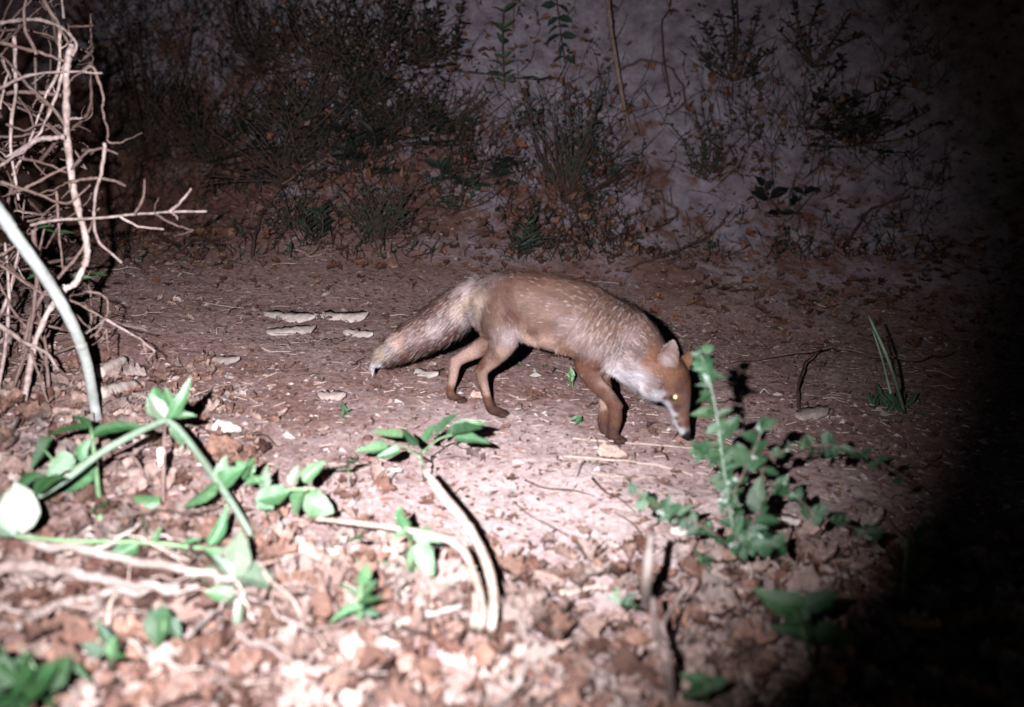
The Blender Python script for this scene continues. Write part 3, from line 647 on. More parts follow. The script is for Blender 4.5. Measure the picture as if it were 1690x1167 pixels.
for px, py, a in ((62, 376, 10), (75, 380, -10), (95, 383, 5), (88, 455, 170), (120, 455, 0), (150, 452, 5), (70, 455, 190)):
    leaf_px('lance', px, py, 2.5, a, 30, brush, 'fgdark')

# thick pale green stem arching down in front of the brushwood
mb = MB(); P = [V(-70, 270, 2.15), V(0, 352, 2.2), V(26, 390, 2.22), V(76, 460, 2.28), V(111, 519, 2.33), V(134, 571, 2.37), V(146, 612, 2.40), V(157, 676, 2.46), G(168, 712, -.01)]
tube(mb, P, [.017, .0145, .0135, .0125, .0118], 12, 8, knob=0.035)
for k in (3, 5): ball(mb, np.array(P[k]), .0148, 6)
tag(build('arching_stem', mb, M['greenbark'], origin=P[-1]), 'thick pale green bare stem arching down from the left edge to the ground', 'stem')

# sawn wood pieces by its foot
def billet(pts, w, label, mat='cutwood', name='wood_piece', lift=.010, sides=9):
    mb = MB(); P = [G(x, y, lift) for x, y in pts]; dm = D(*pts[0]); tube(mb, P, [rpx(w, dm), rpx(w * 1.08, dm), rpx(w * .9, dm)], sides, 5, knob=.05)
    return tag(build(name, mb, M[mat], origin=P[0]), label, 'wood')
billet([(166, 634), (186, 622), (206, 610)], 19, 'short pale broken stick leaning beside the foot of the arching stem', 'flake', lift=.03)
billet([(164, 656), (194, 650), (223, 642)], 22, 'thick pale cut stick lying just below the shorter one by the arching stem', 'flake')
billet([(203, 662), (212, 676), (222, 692)], 12, 'small pale wood splinter in front of the two cut sticks', lift=.006)

# ------------------------------------------------------------------ foreground plants, left
apex = V(275, 692, 1.98)
base = G(432, 908)
bent = thing('bent_bramble', 'green bramble stem bent into a sharp arch with leaves at its top', 'bramble', base)
mb = MB(); tube(mb, [G(432, 908, -.01), V(395, 850, 1.90), V(345, 775, 1.93), V(300, 715, 1.96), apex], [.0068, .0075, .007], 9, 6, knob=.03); build('stem', mb, M['palestem'], bent)
mb = MB(); tube(mb, [apex, V(230, 712, 1.92), V(170, 745, 1.87), V(110, 790, 1.82), V(50, 825, 1.78), V(-40, 865, 1.74)], [.0068, .0065, .006], 9, 6, knob=.03); build('stem', mb, M['palestem'], bent)
for a in ((278, 690, 1.97, 62, 78, 'lance'), (272, 692, 1.97, 110, 58, 'round'), (282, 688, 1.98, 100, 50, 'oval'), (285, 700, 1.98, -70, 40, 'oval'), (290, 690, 1.98, 15, 34, 'oval')):
    leaf_px(a[5], a[0], a[1], a[2], a[3], a[4], bent, 'leaf')
leaf_px('round', 272, 690, 1.96, 118, 44, bent, 'paleleaf')
leaf_px('oval', 362, 800, 1.90, 198, 72, bent, 'leaf', up=1.2, toward=.1); leaf_px('oval', 360, 800, 1.92, 35, 60, bent, 'leaf'); leaf_px('oval', 362, 790, 1.92, 75, 40, bent, 'leaf')

def sprig(label, base, stems, leaves, smat='stem', lmat='leaf', name='leafy_sprig', cat='plant'):
    t = thing(name, label, cat, base, {'small_weed': 'tiny weeds on the bare path', 'dead_stalk': 'dead stalks standing in the foreground'}.get(name))
    for pts, w in stems:
        mb = MB(); P = [np.asarray(base) - np.array([0, 0, .01]) if p is None else V(*p) for p in pts]
        dm = np.dot(P[0] - CAM, FWD); tube(mb, P, [rpx(w, dm), rpx(w * .6, dm)], 7, 5, knob=.04); build('stem', mb, M[smat], t)
    for lf in leaves:
        kind, px, py, d, a, L = lf[:6]; leaf_px(kind, px, py, d, a, L, t, lf[6] if len(lf) > 6 else lmat, up=lf[7] if len(lf) > 7 else .8)
    return t
sprig('dark green upright weed with long drooping leaves left of the bent bramble', G(165, 855), [([None, (160, 790, 1.98), (150, 705, 2.02)], 11), ([(155, 750, 2.0), (110, 775, 1.98), (70, 740, 1.98)], 6)],
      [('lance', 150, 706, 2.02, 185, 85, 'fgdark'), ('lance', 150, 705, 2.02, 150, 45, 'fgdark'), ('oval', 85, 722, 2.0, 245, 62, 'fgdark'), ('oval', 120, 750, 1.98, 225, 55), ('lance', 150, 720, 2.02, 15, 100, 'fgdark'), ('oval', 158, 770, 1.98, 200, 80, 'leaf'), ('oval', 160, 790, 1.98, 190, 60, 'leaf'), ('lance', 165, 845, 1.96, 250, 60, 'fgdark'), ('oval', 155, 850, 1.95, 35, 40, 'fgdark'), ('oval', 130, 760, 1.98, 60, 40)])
sprig('brown dead stalk standing upright under the top of the bent bramble', G(268, 835), [([None, (270, 770, 2.02), (272, 705, 2.05)], 8)], [('dead', 268, 740, 2.03, 265, 30, 'litter'), ('oval', 265, 830, 1.96, 160, 48, 'leaf')], smat='bark', name='dead_stalk', cat='stalk')
sprig('thin brown dead stalk left of the upright one with a hooked top', G(238, 810), [([None, (235, 780, 2.05), (215, 750, 2.06), (190, 756, 2.06)], 6)], [], smat='bark', name='dead_stalk', cat='stalk')
sprig('horizontal green runner trailing low across the lower left corner', G(440, 915), [([None, (330, 905, 1.80), (230, 895, 1.76), (120, 893, 1.72), (30, 885, 1.68), (-40, 870, 1.66)], 9)],
      [('oval', 240, 893, 1.76, 95, 45), ('oval', 255, 896, 1.76, 70, 30), ('oval', 230, 898, 1.76, 200, 60), ('lance', 150, 895, 1.74, 250, 40), ('round', 38, 880, 1.68, 100, 85, 'paleleaf'), ('round', 25, 885, 1.66, 130, 60, 'paleleaf'), ('oval', 60, 810, 1.72, 40, 55, 'fgdark'), ('oval', 300, 902, 1.78, 30, 35), ('lance', 345, 900, 1.82, 70, 75), ('oval', 350, 905, 1.80, 300, 40)])
sprig('leafy sprig with broad bright leaves right of the bent bramble', G(440, 850), [([None, (430, 800, 1.95), (400, 775, 1.98)], 5), ([(440, 815, 1.93), (480, 808, 1.92), (520, 806, 1.92)], 5)],
      [('oval', 400, 790, 1.96, 60, 45), ('oval', 405, 800, 1.95, 20, 45), ('oval', 440, 805, 1.94, 100, 40, 'paleleaf'), ('round', 460, 806, 1.93, 220, 50), ('round', 500, 806, 1.92, 250, 50), ('round', 505, 815, 1.92, 330, 58), ('oval', 480, 800, 1.93, 70, 35, 'paleleaf'), ('oval', 500, 795, 1.93, 40, 50), ('oval', 420, 780, 1.97, 150, 40), ('round', 478, 812, 1.92, 190, 55)])
sprig('bright pale leaf cluster flaring in the flash at lower left', G(390, 985), [([None, (392, 950, 1.66), (385, 915, 1.68)], 5), ([(392, 950, 1.66), (360, 940, 1.68)], 4)],
      [('round', 388, 955, 1.66, 88, 78, 'paleleaf', 1.3), ('round', 385, 948, 1.66, -18, 82, 'paleleaf', 1.3), ('oval', 384, 950, 1.66, 130, 50, 'paleleaf', 1.3), ('oval', 360, 942, 1.68, 195, 52, 'leaf'), ('oval', 362, 930, 1.69, 120, 40, 'leaf'), ('lance', 398, 985, 1.60, 250, 75, 'paleleaf'), ('oval', 385, 985, 1.62, 170, 50, 'leaf')])
sprig('round grey green leaf on a short stalk in front of the fallen sticks', G(268, 1075), [([None, (270, 1040, 1.46), (272, 1010, 1.48)], 5)], [('round', 272, 1000, 1.47, 262, 68, 'privet', 1.2), ('round', 265, 1030, 1.47, 80, 36, 'privet'), ('oval', 280, 1020, 1.47, 300, 40, 'privet')])
sprig('small sprig of dark leaves near the bottom left corner', G(185, 1110), [([None, (180, 1080, 1.38), (178, 1050, 1.40)], 5)], [('oval', 182, 1085, 1.38, 75, 40, 'leaf'), ('oval', 170, 1080, 1.38, 150, 40, 'privet'), ('oval', 178, 1060, 1.39, 110, 42, 'privet'), ('oval', 182, 1090, 1.38, 10, 30, 'fgdark')])
sprig('dim bushy weed filling the bottom left corner', G(70, 1165), [([None, (60, 1110, 1.32), (30, 1060, 1.35)], 6), ([None, (100, 1120, 1.30), (120, 1080, 1.32)], 6)],
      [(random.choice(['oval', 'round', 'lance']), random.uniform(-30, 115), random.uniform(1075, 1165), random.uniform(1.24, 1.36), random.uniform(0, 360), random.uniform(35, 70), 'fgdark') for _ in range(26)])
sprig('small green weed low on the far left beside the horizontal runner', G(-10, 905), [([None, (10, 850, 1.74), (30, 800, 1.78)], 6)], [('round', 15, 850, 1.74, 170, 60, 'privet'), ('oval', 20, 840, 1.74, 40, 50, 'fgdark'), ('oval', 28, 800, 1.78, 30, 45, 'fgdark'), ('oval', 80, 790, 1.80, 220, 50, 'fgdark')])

# fallen sticks, lower left
def fallen(label, pts, w, mat='pale_bark', lift=.022, name='fallen_stick', cat='stick', taper=.6, jit=.003):
    mb = MB(); P = [G(x, y, lift if np.ndim(lift) == 0 else lift[i]) for i, (x, y) in enumerate(pts)]; dm = np.mean([D(*p) for p in pts])
    tube(mb, jitter(P, jit), [rpx(w, dm), rpx(w * taper, dm)], 8, 4); return tag(build(name, mb, M[mat], origin=P[0]), label, cat, {'straw': 'long pale straws on the path', 'fallen_stick': 'sticks and twigs fallen on the ground'}.get(name))
fallen('pale grey stick sloping down from the left edge, highest of the fallen sticks', [(-40, 900), (60, 935), (180, 962), (300, 985), (400, 1000)], 20, 'cutwood', lift=.05)
fallen('thick light brown stick lying level below the pale sloping one', [(-30, 995), (60, 978), (130, 985), (210, 1005), (300, 1015)], 24, lift=.045)
fallen('blue grey forked stick end pointing to the lower left corner', [(30, 1075), (80, 1048), (130, 1024), (230, 1012), (330, 1000)], 17, 'cutwood', lift=.04)
fallen('thin straight twig rising rightwards above the fallen sticks', [(160, 965), (200, 940), (235, 915)], 8, 'flake', lift=.06)
fallen('short grey stick stub lying left of the bent dry stems', [(655, 1062), (700, 1046), (765, 1025)], 15, 'flake', lift=.03)
fallen('long dark brown twig lying in the litter under the bright leaf cluster', [(380, 1070), (392, 1020), (402, 985)], 9, 'bark', lift=.02)

t = thing('dry_stalk_tangle', 'tangle of thin pale dry stalks lying across the lower left foreground', 'dead stalks', G(200, 1000)); rr = random.Random(12)
for i in range(34):
    x, y = rr.uniform(-40, 520), rr.uniform(880, 1130); a = rr.gauss(0, 28) if i % 4 else rr.uniform(60, 120); L = rr.uniform(70, 260) * (.5 if i % 4 == 0 else 1); P = []
    h = rr.uniform(.004, .05)
    for k in range(4):
        P.append(G(x, min(y, 1160), h + rr.uniform(0, .03))); a += rr.uniform(-12, 12); x += math.cos(R(a)) * L / 3; y -= math.sin(R(a)) * L / 3
    mb = MB(); w = rr.uniform(3, 9); tube(mb, jitter(P, .003), [rpx(w, 1.7), rpx(w * .5, 1.7)], 6, 3); build('stalk', mb, M[rr.choice(['cutwood', 'bark', 'straw', 'pale_bark', 'twigdark'])], t)

# bent dry stems, centre
base = G(800, 1032)
dry = thing('dry_stem_clump', 'pale bleached dry stems bent over from one root in the centre foreground', 'dry plant', base)
def dstem(pts, w, mat='straw'):
    if pts[0][1] >= 1028: pts = [(pts[0][0] + 2, 1046, D(pts[0][0], 1040) + .02)] + pts
    mb = MB(); P = [base - np.array([0, 0, .01]) if p is None else V(*p) for p in pts]; dm = 1.75
    tube(mb, P, [rpx(w * .9, dm), rpx(w, dm), rpx(w * .55, dm)], 10, 6, knob=.09); build('stem', mb, M[mat], dry)
dstem([(812, 1030, 1.56), (815, 985, 1.62), (803, 930, 1.68), (775, 872, 1.76), (740, 825, 1.84), (698, 775, 1.92)], 16)
dstem([(800, 1030, 1.56), (796, 980, 1.62), (783, 940, 1.67), (760, 880, 1.75)], 6)
dstem([(793, 1032, 1.55), (797, 1000, 1.58), (780, 940, 1.66), (760, 905, 1.70), (720, 885, 1.74), (640, 870, 1.80), (575, 862, 1.84), (520, 856, 1.88)], 12)
dstem([(765, 862, 1.77), (735, 830, 1.82), (705, 790, 1.88)], 8)
dstem([(782, 1030, 1.55), (785, 1005, 1.57), (783, 978, 1.59)], 10)

sprig('seedling with flat fan of leaflets above the bent dry stems', G(700, 790), [([None, (697, 770, 2.05), (695, 745, 2.1)], 4), ([(695, 755, 2.08), (660, 735, 2.12), (620, 735, 2.14)], 3), ([(695, 748, 2.1), (730, 722, 2.14), (780, 715, 2.16)], 3), ([(660, 740, 2.1), (640, 740, 2.1)], 3)],
      [('oval', 665, 722, 2.12, 175, 55, 'leaf', 2.0), ('oval', 640, 738, 2.12, 190, 55, 'leaf', 2.0), ('oval', 690, 735, 2.12, 120, 40, 'privet', 2.0), ('oval', 720, 720, 2.14, 40, 55, 'privet', 2.0), ('oval', 735, 722, 2.15, 10, 70, 'privet', 2.2), ('oval', 745, 715, 2.15, 25, 60, 'leaf', 2.0), ('oval', 750, 722, 2.14, -5, 60, 'leaf', 2.0), ('oval', 660, 742, 2.1, -160, 40, 'leaf', 2.0), ('oval', 700, 728, 2.13, 60, 35, 'leaf', 2.0)])
sprig('low sprig with thin leaves left of the seedling fan', G(580, 800), [([None, (578, 785, 2.05), (570, 770, 2.08)], 3)], [('oval', 580, 770, 2.08, 170, 45, 'privet', 1.8), ('oval', 570, 768, 2.08, 20, 30, 'privet', 1.8)])
sprig('five leaved green sprig beside the bent dry stems', G(684, 955), [([None, (680, 915, 1.72), (672, 870, 1.78)], 5), ([(672, 880, 1.77), (655, 855, 1.80)], 3)],
      [('oval', 672, 872, 1.78, 115, 40, 'leaf'), ('oval', 658, 862, 1.79, 85, 30, 'leaf'), ('oval', 675, 878, 1.76, 200, 34, 'leaf', 1.2), ('oval', 680, 880, 1.76, -10, 50, 'leaf', 1.2), ('oval', 690, 895, 1.74, 295, 62, 'leaf', 1.0), ('lance', 678, 905, 1.74, 270, 40, 'leaf'), ('lance', 600, 890, 1.76, 185, 40, 'privet')])
fallen('thin green bramble runner lying left of the bent dry stems', [(555, 935), (630, 950), (690, 962), (720, 945)], 5, 'stem', lift=.02, name='bramble_runner', cat='bramble')
sprig('single upright green shoot with crossing leaves in the lower centre', G(595, 1055), [([None, (594, 1000, 1.58), (597, 945, 1.62)], 12)], [('oval', 597, 965, 1.60, 75, 40, 'leaf'), ('lance', 600, 1000, 1.57, 205, 62, 'leaf'), ('lance', 590, 995, 1.57, 25, 50, 'fgdark'), ('oval', 602, 985, 1.58, 60, 36, 'fgdark'), ('oval', 600, 1010, 1.57, -5, 28, 'privet'), ('lance', 590, 985, 1.58, 140, 36, 'privet')])
sprig('pale upright broken stalk standing right of the bent dry stems', G(1066, 1000), [([None, (1068, 950, 1.60), (1075, 880, 1.64)], 19)], [], smat='flake', name='dead_stalk', cat='stalk')
sprig('pale split stalk rising from a long dark root at lower right', G(1112, 1160), [([None, (1100, 1090, 1.40), (1084, 1040, 1.48), (1077, 985, 1.56)], 18), ([(1090, 1040, 1.49), (1110, 1000, 1.60), (1140, 960, 1.66)], 8)], [], smat='pale_bark', name='dead_stalk', cat='stalk')
sprig('tiny low weed with four leaves left of the split stalk', G(1035, 1005), [([None, (1030, 995, 1.62)], 4)], [('oval', 1025, 995, 1.62, 150, 28, 'paleleaf'), ('oval', 1030, 995, 1.62, 40, 26, 'privet'), ('oval', 1030, 1000, 1.62, -10, 26, 'fgdark'), ('oval', 1020, 990, 1.62, 100, 22, 'leaf')])
fallen('bent light twig lying left of the pale broken stalk', [(925, 992), (960, 985), (1005, 982)], 10, 'straw', lift=.015)
fallen('thin twig slanting down right in the lower centre', [(920, 1005), (955, 1040), (995, 1082)], 8, 'bark', lift=.012)
fallen('pale straw lying across the path below the muzzle of the fox', [(945, 727), (1040, 735), (1130, 742), (1210, 748)], 4, 'straw', lift=.006, name='straw', cat='straw', jit=.001)
fallen('pale straw lying in the middle of the path left of the sapling', [(930, 757), (1020, 765), (1085, 772), (1145, 790)], 4, 'straw', lift=.006, name='straw', cat='straw', jit=.001)
fallen('short pale flat straw beneath the other two on the path', [(975, 785), (1010, 790), (1035, 792)], 6, 'straw', lift=.006, name='straw', cat='straw', jit=.001)

# ------------------------------------------------------------------ the sapling in front of the fox's face
base = G(1236, 935)
sap = thing('privet_sapling', 'small leafy green sapling standing in front of the fox muzzle', 'sapling', base)
def sbranch(pts, w):
    mb = MB(); P = [base - np.array([0, 0, .01]) if p is None else V(*p) for p in pts]; dm = np.dot(P[-1] - CAM, FWD)
    tube(mb, P, [rpx(w * .85, dm), rpx(w * .4, dm)], 8, 5, knob=.07); build('branch', mb, M['palestem' if w == 6 else 'bark'], sap); return P
SB = [([None, (1212, 880, 1.83), (1200, 810, 1.85), (1190, 740, 1.87), (1180, 670, 1.89), (1168, 620, 1.90), (1154, 578, 1.91)], 6),
      ([None, (1190, 888, 1.82), (1140, 860, 1.80), (1090, 838, 1.78), (1042, 812, 1.77)], 5),
      ([(1225, 905, 1.82), (1250, 840, 1.86), (1262, 770, 1.90), (1300, 742, 1.93), (1370, 735, 1.95), (1430, 750, 1.95), (1500, 795, 1.93)], 5),
      ([(1240, 870, 1.85), (1285, 800, 1.90), (1330, 835, 1.90), (1375, 860, 1.90), (1440, 880, 1.88)], 5),
      ([(1203, 830, 1.85), (1230, 775, 1.84), (1250, 730, 1.85), (1258, 700, 1.86)], 4), ([(1190, 770, 1.87), (1170, 748, 1.88), (1152, 745, 1.88)], 3),
      ([(1215, 890, 1.83), (1250, 900, 1.80), (1290, 898, 1.79)], 4)]
for b_ in SB: sbranch(*b_)
U0 = random.uniform
SL = [ # px, py, depth, angle, length, kind
 (1156, 580, 1.91, 150, 22), (1158, 580, 1.91, 30, 34), (1162, 600, 1.91, 185, 30), (1166, 612, 1.90, 175, 34), (1172, 622, 1.90, 5, 40), (1174, 640, 1.90, 165, 38), (1176, 650, 1.89, 205, 44), (1180, 670, 1.89, 135, 46), (1180, 680, 1.89, 190, 58), (1182, 690, 1.89, 30, 44),
 (1184, 700, 1.88, 210, 36), (1186, 705, 1.88, 15, 48), (1188, 720, 1.88, 40, 70), (1190, 735, 1.87, 170, 36), (1190, 740, 1.87, -10, 46), (1192, 750, 1.87, 200, 50), (1194, 760, 1.86, 60, 46), (1162, 742, 1.88, 165, 30), (1158, 745, 1.88, 215, 28), (1156, 744, 1.88, 140, 20),
 (1195, 775, 1.86, 25, 42), (1196, 785, 1.86, 195, 44), (1198, 795, 1.86, 220, 36), (1200, 805, 1.85, 150, 40), (1202, 815, 1.85, 20, 40), (1203, 825, 1.85, 230, 34), (1230, 770, 1.84, 120, 62), (1240, 750, 1.85, 40, 52), (1250, 730, 1.85, 150, 46), (1256, 705, 1.86, 20, 46), (1254, 715, 1.86, 60, 40), (1235, 765, 1.84, 20, 46),
 (1262, 775, 1.90, -20, 42), (1250, 830, 1.86, 80, 64), (1250, 845, 1.85, 110, 58), (1262, 772, 1.90, 160, 34), (1275, 757, 1.92, 60, 32), (1300, 745, 1.93, 95, 26), (1320, 742, 1.93, 80, 28), (1335, 738, 1.94, 100, 32, 'round'), (1350, 737, 1.94, 275, 26), (1365, 736, 1.95, 90, 38, 'round'), (1385, 738, 1.95, -20, 46), (1405, 742, 1.95, -40, 36), (1420, 748, 1.95, 30, 30), (1450, 765, 1.94, 200, 26),
 (1285, 803, 1.90, 20, 32), (1290, 808, 1.90, 100, 30), (1300, 812, 1.90, -30, 40), (1315, 825, 1.90, 60, 34), (1325, 835, 1.90, 290, 34), (1340, 845, 1.90, 30, 42), (1355, 850, 1.90, 240, 32), (1370, 858, 1.90, -10, 46), (1390, 865, 1.89, 60, 40), (1410, 870, 1.89, 280, 34), (1430, 878, 1.88, 15, 44),
 (1044, 813, 1.77, 170, 12), (1050, 816, 1.77, 120, 30), (1062, 824, 1.77, 70, 24), (1068, 828, 1.77, 200, 34), (1085, 838, 1.78, 140, 42), (1098, 842, 1.78, 80, 38), (1108, 846, 1.78, 210, 36), (1120, 852, 1.79, 45, 46), (1130, 856, 1.79, 260, 28), (1145, 864, 1.80, 80, 30), (1155, 870, 1.80, 200, 40), (1165, 876, 1.81, 60, 28),
 (1215, 885, 1.82, 60, 50), (1220, 895, 1.81, 30, 56), (1215, 900, 1.81, 240, 30), (1225, 905, 1.80, 290, 30), (1240, 900, 1.80, 15, 46), (1255, 902, 1.80, -40, 40), (1275, 900, 1.79, 40, 46), (1288, 898, 1.79, -70, 34), (1210, 870, 1.83, 150, 38), (1208, 860, 1.83, 30, 40), (1206, 850, 1.84, 160, 30), (1245, 862, 1.85, 0, 60), (1235, 880, 1.83, 20, 50),
 (1218, 910, 1.80, 170, 26), (1205, 840, 1.84, 70, 40)]
for l_ in SL[:100]: leaf_px(l_[5] if len(l_) > 5 else random.choice(['oval', 'round']), l_[0], l_[1], l_[2], l_[3] + random.uniform(-8, 8), l_[4] * 0.70, sap, 'privet')
mb = MB()                                                                    # small young leaves crowded along the shoots
for _ in range(170):
    b_ = random.choice(SB)[0]; b_ = [p for p in b_ if p]; k = random.randrange(len(b_) - 1); t_ = random.random(); p0_, p1_ = b_[k], b_[k + 1]
    q_ = [p0_[i] * (1 - t_) + p1_[i] * t_ for i in range(3)]; L_ = random.uniform(14, 26) * q_[2] / FPX
    add_leaf(mb, random.choice(['round', 'round', 'oval']), V(q_[0] + random.uniform(-5, 5), q_[1] + random.uniform(-5, 5), q_[2]), imgdir(random.uniform(0, 360), random.uniform(-.5, .5)), -FWD + np.array([0, 0, .8]) + np.random.randn(3) * .5, L_, np.array((1, 1, 1)) * random.uniform(.7, 1.2))
tag(build('young_leaves', mb, M['privet'], sap), kind='stuff')

# seedling leaves at the fox's feet, tiny weeds on the path
def weed(label, px, py, n, L, mat='leaf', h=14):
    d = D(px, py) - .03; t = sprig(label, G(px, py), [([None, (px, py - h, d)], 3)], [('oval', px + random.uniform(-3, 3), py - h + random.uniform(-4, 6), d, random.uniform(0, 360), L, mat, 1.5) for _ in range(n)], name='small_weed', cat='weed')
weed('tiny two leaved weed under the chest of the fox', 945, 640, 4, 18)
weed('tiny green weed in front of the near fore paw of the fox', 958, 700, 3, 17)
weed('tiny dark green tuft on the bare path below the tail tip', 568, 684, 6, 13, 'fgdark', 8)
weed('tiny weed under the belly of the fox', 850, 600, 3, 14, 'fgdark', 6)
weed('small dim weed left of the sapling foot', 1160, 935, 5, 22, 'privet')

# fallen twig, grass tuft and blades on the right
fallen('long thin dark twig lying level across the path behind the sapling', [(1205, 606), (1290, 604), (1370, 603), (1420, 608), (1500, 615), (1570, 603)], 5, 'twigdark', lift=[.02, .04, .07, .06, .05, .05])
fallen('forked twig leg propping the level twig behind the sapling', [(1320, 682), (1318, 650), (1330, 622), (1352, 607)], 5, 'darkbark', lift=[0, .04, .06, .07])
sprig('tall grass blade crossing over the level twig on the right', G(1495, 682), [([None, (1468, 600, 3.0), (1434, 522, 3.05)], 6), ([(1470, 650, 2.95), (1455, 590, 3.02), (1440, 545, 3.05)], 4)], [], smat='palestem', name='tall_grass', cat='grass')
t = thing('grass_tuft', 'low dark grass tuft at the foot of the tall blade on the right', 'grass', G(1455, 672)); mb = MB()
for _ in range(26):
    p = G(1455 + random.uniform(-30, 40), 672 + random.uniform(-12, 8)); q_ = p + np.array([random.uniform(-.05, .05), random.uniform(-.04, .04), random.uniform(.03, .08)])
    add_leaf(mb, 'lance', p, q_ - p, -FWD, np.linalg.norm(q_ - p) * .8, (.03, .06, .03))
build('foliage', mb, M['bankveg'], t)

# wood chips and pale bark flakes left of the fox
def flake(px, py, lpx, wpx, ang, label):
    d = D(px, py); c = G(px, py, .014); s = d / FPX; a = R(ang); dv = np.array([math.cos(a), math.sin(a) * 2.5, 0]); L = lpx * s / 2; w = wpx * s / 2 * 2.2
    x = norm(np.array([dv[0], dv[1], 0.02])); y = norm(np.cross(norm([0, -.45, 1]), x)); n = 13; top = []; bot = []
    for i in range(n):
        t = -1 + 2 * i / (n - 1); ww = w * .8 * (1 - abs(t) ** 3) ** .6 * random.uniform(.45, 1.2) + .002; off = w * .25 * math.sin(t * 1.3 + lpx) + w * random.uniform(-.12, .12)
        for u in (-1, 0, 1):
            p = c + x * L * t + y * (ww * u + off) + np.array([0, 0, .004 * (1 - u * u) + .004 * t * t]); top.append(p); bot.append(p - np.array([0, 0, .007]))
    v = np.array(top + bot); m3 = 3 * n; f = []
    for i in range(n - 1):
        for j in range(2):
            k = i * 3 + j; f += [(k, k + 3, k + 4, k + 1), (m3 + k, m3 + k + 1, m3 + k + 4, m3 + k + 3)]
        k = i * 3; f += [(k, m3 + k, m3 + k + 3, k + 3), (k + 2, k + 5, m3 + k + 5, m3 + k + 2)]
    f += [(0, 1, m3 + 1, m3), (1, 2, m3 + 2, m3 + 1), (m3 - 3, 2 * m3 - 3, 2 * m3 - 2, m3 - 2), (m3 - 2, 2 * m3 - 2, 2 * m3 - 1, m3 - 1)]
    mb = MB(); mb.add(v, f); tag(build('bark_flake', mb, M['cutwood' if 'chip' in label or 'dim' in label else 'flake'], origin=c), label, 'bark', 'pale bark flakes and chips on the path')
flake(478, 527, 92, 15, -3, 'long pale bark flake farthest left behind the tail of the fox')
flake(562, 526, 92, 17, 4, 'ragged pale bark flake right of the longest one behind the tail')
flake(482, 552, 84, 14, 14, 'slanting cream bark flake in front of the longest one')
flake(590, 557, 64, 10, -14, 'narrow cream bark flake just above the tail tip')
flake(704, 622, 56, 12, -22, 'cream wood sliver between the tail tip and the far hind paw')
flake(373, 600, 50, 10, -6, 'grey flat chip alone on the path far left of the tail')
flake(548, 662, 46, 12, 3, 'grey flat chip on the path below the tail tip')
flake(1340, 690, 70, 14, 8, 'dim grey flake lying right of the sapling top')
flake(1290, 866, 60, 12, -8, 'pale stick fragment lying right of the sapling stem')

# single dead leaves that stand out from the litter
def dleaf(px, py, lpx, ang, col, label, kind=None, lift=.012):
    d = D(px, py); p = G(px, py, lift); a = R(ang); dv = np.array([math.cos(a), math.sin(a), .05]); mb = MB()
    v, f, c = LEAVES['dead'][random.choice([2, 3, 4]) if kind is None else kind]; v = v * np.array([1, 1, .55]); x, y, z = basis(dv, np.array([0, -.25, 1]) + np.random.randn(3) * .15)
    mb.add(p + (v[:, :1] * x + (v[:, 1:2] - .5) * y + v[:, 2:] * z) * lpx * .85 * d / FPX, f, c * np.array(col))
    tag(build('dead_leaf', mb, M['litter'], origin=p), label, 'leaf', 'single dead leaves standing out from the litter')
PL = (.50, .44, .41); TN = (.36, .26, .22); RB = (.13, .065, .045)
dleaf(1128, 886, 58, 10, PL, 'pale lobed dead leaf lying left of the sapling foot', 0)
dleaf(1245, 945, 46, 60, TN, 'tan dead leaf lying at the foot of the sapling')
dleaf(905, 1048, 76, -15, PL, 'yellowish curled dead leaf alone in the lower centre', 3)
dleaf(375, 720, 56, 15, PL, 'pale curled dead leaf on the path right of the bent bramble')
dleaf(535, 720, 40, 70, TN, 'tan dead leaf left of the seedling fan')
dleaf(640, 790, 60, 25, PL, 'pale dead leaf below the seedling fan')
dleaf(1010, 760, 60, -5, TN, 'flat tan dead leaf between the two long straws')
dleaf(1060, 905, 60, 100, RB, 'rust brown dead leaf beside the pale broken stalk')
dleaf(260, 870, 64, 40, PL, 'whitish crumpled dead leaf under the bent bramble')
dleaf(540, 960, 70, 80, PL, 'bright pale dead leaf left of the single green shoot')
dleaf(620, 1080, 90, 20, PL, 'large bleached dead leaf below the single green shoot')
dleaf(470, 1060, 70, -30, TN, 'tan dead leaf right of the pale leaf cluster')
dleaf(105, 690, 60, 60, TN, 'tan dead leaf at the foot of the brushwood')
dleaf(720, 1120, 90, 10, RB, 'broad brown dead leaf at the bottom centre')
dleaf(1185, 985, 56, 30, RB, 'rusty dead leaf in front of the sapling foot')
dleaf(790, 660, 34, 5, TN, 'small tan dead leaf beside the near hind paw', lift=.006)
dleaf(880, 655, 34, -10, RB, 'small rust dead leaf between hind and fore paws', lift=.006)

